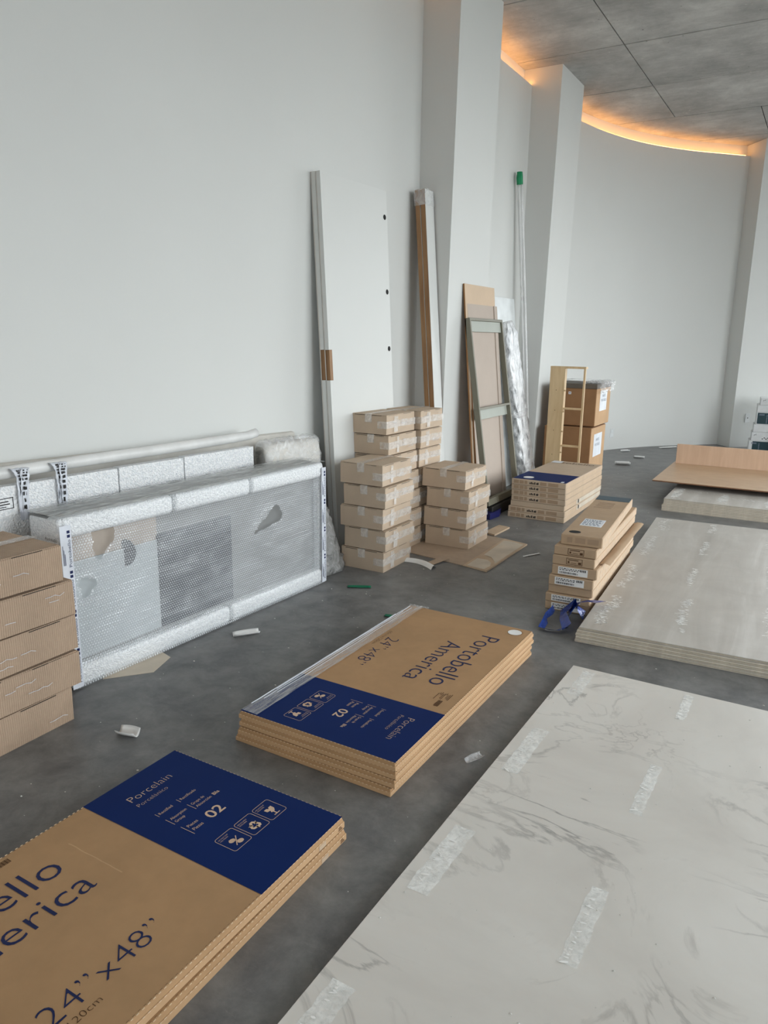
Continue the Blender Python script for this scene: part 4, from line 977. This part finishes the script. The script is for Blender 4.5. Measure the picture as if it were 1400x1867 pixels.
# birch shelf unit, slanted side
t = thing('shelf_unit', 'narrow birch plywood shelf unit standing in front of the large cartons', 'shelf', (0.428, 6.56, 0.0), (0, 0, 0.0))
hS = 1.112
B(0, 0.018, 0.0, 0.085, 0, hS - 0.018).build('side_panel', 'birch', t)
B(0.018, 0.122, 0.0, 0.016, 0, hS - 0.018).build('face_board', 'birch', t)
B(0.300, 0.316, 0.0, 0.022, 0, hS - 0.018).build('front_stile', 'birch', t)
B(0.123, 0.135, 0.0, 0.055, 0, hS - 0.018).build('divider', 'birch', t)
B(0, 0.318, -0.003, 0.060, hS - 0.018, hS).build('top_board', 'birch', t)
for z in (0.34, 0.53, 0.71, 0.895): B(0.018, 0.122, 0.0175, 0.03, z, z + 0.014).build('shelf', 'birch', t)
for z in (0.40, 0.735): B(0.1355, 0.2995, 0.004, 0.05, z, z + 0.014).build('shelf', 'birch', t)
B(0.018, 0.300, 0.016, 0.085, 0.0, 0.016).build('shelf', 'birch', t)
for z in (0.34, 0.53, 0.71, 0.895): B(0.1225, 0.150, -0.005, -0.0004, z, z + 0.014).build('shelf_end', 'birch', t)
for z in (0.32, 0.54, 0.72, 0.90): B(0.06, 0.066, -0.0012, 0.0, z, z + 0.006).build('nail', 'print_brown', t)
# two large cartons
gJ = 'large cartons stacked beside the second pilaster'
for k, (z0, h, x1, y0, dx) in enumerate([(0.0, 0.525, 0.70, 7.06, 0.0), (0.532, 0.400, 0.705, 7.13, 0.02)]):
    t = thing('large_carton', ['lower large brown carton with white paper label beside the second pilaster', 'upper large brown carton with plastic film on top and white label'][k], 'carton', (x1, y0, z0), (0, 0, 0.0), gJ)
    B(-0.46 + dx, 0, 0, 0.52, 0.001, h).build('body', 'card_dark', t, bevel=0.005)
    B(-0.002, 0.0012, 0.004, 0.516, 0.006, h - 0.006).build('side_panel', 'card_side', t)  # paler sheet than the body, daylight on the window side put into the colour
    ly0, ly1, lz0, lz1 = ((0.11, 0.40, 0.235, 0.455), (0.135, 0.385, 0.14, 0.335))[k]
    B(0.001, 0.0026, ly0, ly1, lz0, lz1).build('paper_label', 'paper_label', t)
    mb = MB()
    text_into(mb, 'SANITO', REG, (0.0032, ly0 + 0.07, lz0 + (lz1 - lz0) * 0.68), (0, 1, 0), (0, 0, 1), 0.12, 0.026)
    text_into(mb, 'PORTOBELLO', REG, (0.0032, ly0 + 0.04, lz0 + (lz1 - lz0) * 0.46), (0, 1, 0), (0, 0, 1), 0.19, 0.026)
    mb.build('label_print', 'print_grey', t)
    B(-0.27, -0.245, -0.0015, 0.001, 0.30 if k else 0.12, 0.325 if k else 0.145).build('sticker', 'paper_label', t)
    B(-0.262, -0.252, -0.0022, 0.001, 0.308 if k else 0.128, 0.317 if k else 0.137).build('sticker_mark', 'print_brown', t)
    if k == 1:
        B(-0.47 + dx, 0.004, -0.006, 0.525, h - 0.042, h + 0.004).build('lid', 'lid_dark', t, bevel=0.003)
        def cr(u, v):
            y = -0.01 + 0.55 * v; s = u * 0.30
            if s < 0.16: x, z = -0.14 + s, h + 0.010
            else: x, z = 0.022, h + 0.010 - (s - 0.16) * (0.7 + 0.5 * nz(v * 4, 7))
            return (x + 0.022 * nz(u * 9, v * 9, 1) + 0.015, y + 0.02 * nz(u * 7, v * 8, 5), z + 0.022 * nz(u * 8, v * 10, 9) + 0.008)
        MB().grid(cr, 26, 34).build('crumpled_film', 'clear_film', t, smooth=True)
        MB().grid(lambda u, v: (-0.44 + 0.36 * u, 0.02 + 0.45 * v, h + 0.012 + 0.014 * abs(nz(u * 5, v * 5, 3)) + 0.018 * math.sin(u * PI)), 20, 16).build('loose_film', 'clear_film', t, smooth=True)
# far stack of white and teal cartons at the right edge
gK = 'white and teal cartons at the right edge'
cz = 0.0
rows = [('dark teal carton lowest in the far right stack', 0.155, 'teal_print', -0.02), ('white carton with small print, second in the far right stack', 0.105, 'white_carton', 0.0),
        ('plain white carton third in the far right stack', 0.095, 'white_carton', 0.012), ('dark teal carton fourth in the far right stack', 0.150, 'teal_print', 0.03),
        ('plain white carton fifth in the far right stack', 0.085, 'white_carton', 0.03), ('small white carton topping the far right stack', 0.085, 'white_carton', 0.055)]
for k, (lb, h, mt, dx) in enumerate(rows):
    t = thing('white_carton', lb, 'carton', (1.845 + dx, 10.22, cz), (0, 0, 0.10), gK); cz += h + 0.001
    B(0, 0.42, 0, 0.30, 0, h).build('body', 'white_carton', t, bevel=0.004)
    if mt == 'teal_print':
        B(0.012 + 0.03 * (k == 0), 0.40, -0.0012, 0.001, 0.008, h - 0.008).build('printed_face', 'teal_print', t)
        mb = MB()
        for q in range(5): mb.box(0.03 + 0.012 * q, 0.038 + 0.012 * q, -0.002, 0.0, h * 0.74, h * 0.86)
        for q in range(6): mb.box(0.112, 0.122, -0.002, 0.0, h * (0.12 + 0.12 * q), h * (0.20 + 0.12 * q))
        mb.build('print', 'print_grey', t)
    elif k in (1, 5):
        mb = MB(); mb.box(0.03, 0.055, -0.0015, 0.001, h * 0.66, h * 0.7); mb.box(0.03, 0.034, -0.0015, 0.001, h * 0.55, h * 0.7); mb.box(0.048, 0.056, -0.0015, 0.001, h * 0.75, h * 0.8)
        if k == 1:
            for q in range(4): mb.box(0.12 + 0.02 * q, 0.134 + 0.02 * q, -0.0015, 0.001, h * (0.2 + 0.12 * (q % 2)), h * (0.3 + 0.12 * (q % 2)))
        mb.build('print', 'print_black', t)
tag(B(2.16, 2.36, 10.12, 10.215, 0.0, 0.36).build('white_box', 'paper_white', bevel=0.004), 'small bright white box in front of the far right stack', 'carton')

# ------------------------------------------------------------------ bubble-wrapped crate along the wall
CY0, CY1, CH = 1.655, 3.255, 0.685
t = thing('wrapped_crate', 'long crate in bubble wrap with white foam edges, lying along the wall', 'crate', (0.0, CY0, 0.0), (0, 0, -0.036))
CL = CY1 - CY0
CX0, CX1 = 0.045, 0.215
B(CX0, CX1 - 0.03, 0.02, CL - 0.02, 0.006, CH - 0.03).build('body', 'crate_grey', t, bevel=0.004)
B(CX1 - 0.032, CX1 - 0.026, 0.05, CL * 0.30, 0.30, 0.60).build('tan_panel', 'crate_tan', t)
B(CX1 - 0.032, CX1 - 0.022, 0.05, CL * 0.31, 0.10, 0.495).build('pale_panel', 'crate_pale', t)
o = B(CX1 - 0.032, CX1 - 0.018, 0.475, 0.915, 0.100, 0.515).build('dark_panel', 'crate_dark', t, bevel=0.002); o['label'] = 'dark grey rectangle behind the bubble wrap'
n = 24
MB().prism([(0.055 * math.cos(i * 2 * PI / n), 0.04 * math.sin(i * 2 * PI / n)) for i in range(n)], 0, 0.006).build('dark_disc', 'crate_dark', t, loc=(CX1 - 0.024, 0.315, 0.475), rot=(0.5, R90, 0))
# foam edges with seams
def foam(y0, y1, z0, z1, x0, x1, rnd): return B(x0, x1, y0, y1, z0, z1).build('foam_edge', 'foam_wrapped', t, bevel=rnd, seg=4, smooth=True)
for y0, y1 in ((0.012, 0.545), (0.549, 1.02), (1.024, CL - 0.012)): foam(y0, y1, CH - 0.085, CH - 0.004, CX1 - 0.050, CX1 + 0.018, 0.022)
B(CX0, CX1 - 0.051, 0.004, CL - 0.004, CH - 0.03, CH - 0.006).build('top_board', 'crate_grey', t, bevel=0.004)
for y0, y1 in ((0.012, 0.86), (0.864, CL - 0.012)): foam(y0, y1, 0.002, 0.088, CX0, CX1 + 0.018, 0.022)
for y0, y1 in ((0.0, 0.050), (CL - 0.040, CL)): foam(y0, y1, 0.004, CH - 0.006, CX0, CX1 + 0.010, 0.016)
# the bubble wrap: a real sheet of small domes, stretched over the front and torn open in places
tears = [(1.185, 0.455, 0.085, 0.040, 0.35), (0.185, 0.575, 0.050, 0.075, 0.1), (0.108, 0.395, 0.036, 0.036, 0.0), (1.10, 0.430, 0.05, 0.016, 0.5)]
SP = 0.0118
def wrapfn(u, v):
    y = 0.012 + (CL - 0.024) * u; z = 0.004 + (CH - 0.006) * v
    row = round(z / (SP * 0.866)); cy = (round(y / SP - 0.5 * (row % 2)) + 0.5 * (row % 2)) * SP; cz_ = row * SP * 0.866
    d2 = ((y - cy) ** 2 + (z - cz_) ** 2) / (0.0050 ** 2)
    dome = 0.0034 * math.sqrt(max(0.0, 1 - d2))
    fold = 0.010 * nz(y * 3 + z * 2.2, z * 3.5, 2) + 0.005 * nz(y * 9 - z * 8, z * 4, 4)
    edge = min(1, min(v, 1 - v) * 7)
    x = CX1 + 0.021 - 0.020 * edge + fold * edge
    if v > 0.955: x -= (v - 0.955) * 0.6
    for (ty, tz, ry, rz, a) in tears:
        q = math.hypot((y - ty) / ry, (z - tz) / rz)
        if 1 <= q < 1.5: x += 0.004 * (1.5 - q) * 2
    return (x + dome, y, z)
def keep(u, v):
    y = 0.012 + (CL - 0.024) * u; z = 0.004 + (CH - 0.006) * v
    for (ty, tz, ry, rz, a) in tears:
        dy, dz = y - ty, z - tz; c_, s_ = math.cos(a), math.sin(a)
        p, q = (dy * c_ + dz * s_) / ry, (-dy * s_ + dz * c_) / rz
        w = 1 + 0.22 * math.sin(3 * math.atan2(q, p) + ty * 9) + 0.10 * nz(y * 40, z * 40)
        if p * p + q * q < w * w: return False
    return True
o = MB().grid(wrapfn, 400, 176, keep).build('bubble_wrap', 'bubble_film', t, smooth=True); o['label'] = 'clear bubble wrap over the crate front, torn in places'
def domeval(y, z):
    row = round(z / (SP * 0.866)); cy = (round(y / SP - 0.5 * (row % 2)) + 0.5 * (row % 2)) * SP
    return max(0.0, 1 - ((y - cy) ** 2 + (z - row * SP * 0.866) ** 2) / (0.0050 ** 2))
da = o.data.attributes.new('dome', 'FLOAT', 'POINT')
da.data.foreach_set('value', [domeval(v.co.y, v.co.z) for v in o.data.vertices])
# film over the top, ruffled
def topfn(u, v):
    y = -0.004 + (CL + 0.008) * u; x = CX0 - 0.012 + (CX1 - CX0 + 0.034) * v
    return (x, y, CH + 0.003 + 0.007 * abs(nz(y * 6, x * 40, 3)) - 0.02 * max(0, v - 0.8) ** 1.0)
o = MB().grid(topfn, 120, 18).build('top_film', 'top_film', t, smooth=True); o['label'] = 'streaky clear film over the crate top'
# printed adhesive tape down both ends and round the near corner
for y0, y1, nm_ in ((-0.0015, 0.045, 'printed_tape'), (CL - 0.036, CL + 0.0015, 'printed_tape')):
    tp = B(CX1 + 0.0225, CX1 + 0.0240, y0, y1, 0.01, CH - 0.03).build('printed_tape', 'tape_white', t)
    mb = MB(); xo = CX1 + 0.0246
    for k in range(4):
        z0 = 0.03 + 0.155 * k
        text_into(mb, 'Portobello', REG, (xo, y1 - 0.006, z0), (0, 0, 1), (0, -1, 0), 0.105, 0.013)
        for q in range(3): mb.box(xo - 0.0003, xo, y0 + 0.006 + 0.004 * q, y0 + 0.0078 + 0.004 * q, z0 + 0.01, z0 + 0.085 - 0.016 * q)
        for q in range(2): mb.box(xo - 0.0003, xo, y1 - 0.018, y1 - 0.006, z0 + 0.113 + 0.016 * q, z0 + 0.124 + 0.016 * q)
    mb.build('tape_print', 'print_navy', tp)
rd = random.Random(8); mb = MB()
for k in range(34):
    y = rd.uniform(0.02, CL * 0.8); x = rd.uniform(CX0, CX0 + 0.06); l = rd.uniform(0.02, 0.07)
    mb.box(x, x + 0.0022, y, y + l, CH + 0.011, CH + 0.0115)
stuff(mb.build('film_print', 'print_black', t))
mb = MB()
for k in range(3): text_into(mb, 'Portobello', REG, (CX0 + 0.02 + 0.045 * k, -0.006, CH - 0.13 + 0.02 * k), (1, 0, 0), (0, 0, 1), 0.07, 0.012)
mb.build('end_print', 'print_black', t)

# white foam boards standing behind the crate
t = thing('foam_board', 'long sparkling white foam board package standing between crate and wall', 'foam board', (0, 0, 0))
for y0, y1 in ((0.95, 2.13), (2.136, 2.515), (2.521, 3.02)): 
    h1 = 0.788 - 0.008 * (y0 - 0.95); h2 = 0.788 - 0.010 * (y1 - 0.95)
    MB().hexa([(-0.055, y0, 0), (-0.012, y0, 0), (-0.012, y1, 0), (-0.055, y1, 0), (-0.055, y0, h1), (-0.012, y0, h1), (-0.012, y1, h2), (-0.055, y1, h2)]).build('board', 'foam_white', t, bevel=0.002)
mb = MB()
for q in ((1.57, 1.64, 0.735, 0.738), (1.57, 1.64, 0.695, 0.698), (1.57, 1.573, 0.695, 0.738), (1.637, 1.64, 0.695, 0.738), (1.58, 1.62, 0.722, 0.726), (1.58, 1.625, 0.712, 0.716), (1.58, 1.61, 0.703, 0.706)):
    mb.box(-0.0122, -0.0112, q[0], q[1], q[2], q[3])
mb.build('printed_stamp', 'print_black', t)
# tubes on the foam board
t = thing('white_tube', 'long white tube lying on the foam boards along the wall', 'tube', (0, 0, 0))
MB().tube([(-0.050 + 0.004 * k * 0.5, 1.0 + 0.2 * k, 0.816 + 0.0015 * k + 0.006 * math.sin(k * 0.5)) for k in range(11)] + [(-0.028, 3.06, 0.835)], 0.024, 14).build('tube', 'tube_white', t, smooth=True)
t = thing('beige_plank', 'thin pale plank along the wall behind the white tube', 'plank', (0, 0, 0))
MB().hexa([(wx(0.9) + 0.004, 0.9, 0.0), (wx(0.9) + 0.03, 0.9, 0.0), (wx(3.5) + 0.03, 3.5, 0.0), (wx(3.5) + 0.004, 3.5, 0.0), (wx(0.9) + 0.004, 0.9, 0.862), (wx(0.9) + 0.03, 0.9, 0.858), (wx(3.5) + 0.03, 3.5, 0.788), (wx(3.5) + 0.004, 3.5, 0.794)]).build('plank', 'plank_beige', t, bevel=0.003)
# knotted printed plastic straps hanging over the tube
for i, (y, lab_) in enumerate(((1.68, 'left knotted printed plastic strap hanging over the white tube'), (1.845, 'right knotted printed plastic strap hanging over the white tube'))):
    t = thing('plastic_strap', lab_, 'plastic strap', (0, y, 0), group='printed straps over the tube')
    for s, (dy, wdt) in enumerate(((-0.020, 0.020), (0.022, 0.018), (0.004, 0.012))):
        def fn(u, v):
            th = u; yy = dy * (1 - 1.1 * th) + (v - 0.5) * 2 * wdt * (0.6 + 0.4 * abs(math.cos(3 * u + s)))
            zz = 0.845 - 0.20 * th * th if th > 0.12 else 0.842
            xx = -0.070 + 0.068 * min(1, th / 0.15)
            if i == 0: yy += -0.005 * th
            return (xx + 0.007 * nz(u * 8, v * 4, s + i * 3) + 0.003 * s, yy + 0.004 * nz(u * 9, v * 3, s * 2), zz + 0.004 * nz(u * 7, v * 6, s))
        st = MB().grid(fn, 24, 6).build('strap_end', 'tape_white', t, smooth=True)
        mb = MB()
        for k in range(9):
            p = Vector(fn(0.2 + 0.08 * k, 0.35)); q = Vector(fn(0.25 + 0.08 * k, 0.65))
            mb.box(p.x + 0.003, p.x + 0.0042, p.y, q.y, q.z, p.z)
        mb.build('strap_print', 'print_black', st)
# film-wrapped roll at the crate's far end, and the loose bag beside it
t = thing('wrapped_roll', 'rumpled film-wrapped roll standing behind the far end of the crate', 'roll', (0, 0, 0))
def rollmesh(r, amp, seed):
    nl, n_ = 40, 26; vs = []
    for i in range(nl + 1):
        s = i / nl; e = min(1, 0.72 + 5 * min(s, 1 - s))
        for k in range(n_):
            th = k * 2 * PI / n_; c_, s_ = math.cos(th), math.sin(th)
            x = math.copysign(abs(c_) ** 0.45, c_) * 0.062 * e * r; z = math.copysign(abs(s_) ** 0.45, s_) * 0.39 * (0.9 + 0.1 * e) * r
            m = amp * nz(i * 0.5 + seed, k * 0.8); vs.append((-0.015 + x + m, 3.075 + 0.50 * s, 0.402 + z + m * 0.8 - 0.012 * s))
    fs = [(i * n_ + k, i * n_ + (k + 1) % n_, (i + 1) * n_ + (k + 1) % n_, (i + 1) * n_ + k) for i in range(nl) for k in range(n_)]
    fs += [tuple(range(n_ - 1, -1, -1)), tuple(range(nl * n_, (nl + 1) * n_))]
    return MB().add(vs, fs)
rollmesh(0.94, 0.003, 2).build('core', 'plank_beige', t, smooth=True)
rollmesh(1.0, 0.016, 9).build('film', 'clear_film', t, smooth=True)
t = thing('plastic_bag', 'dark loose clear plastic bag slumped between crate and door', 'plastic bag', (0, 0, 0))
mb = MB(); nl, n_ = 22, 24; vs = []
for i in range(nl + 1):
    s = i / nl; rx, ry = 0.085 * (1 - s) ** 0.6 + 0.012, 0.135 * (1 - s) ** 0.7 + 0.015
    for k in range(n_):
        th = k * 2 * PI / n_; m = 1 + 0.28 * nz(i * 0.5, k * 0.7, 3)
        vs.append((0.16 + rx * m * math.cos(th) - 0.03 * s, 3.42 + ry * m * math.sin(th) - 0.05 * s, 0.003 + 0.52 * s))
mb.add(vs, [(i * n_ + k, i * n_ + (k + 1) % n_, (i + 1) * n_ + (k + 1) % n_, (i + 1) * n_ + k) for i in range(nl) for k in range(n_)] + [tuple(range(n_ - 1, -1, -1)), tuple(range(nl * n_, (nl + 1) * n_))])
mb.build('bag', 'bag_plastic', t, smooth=True)
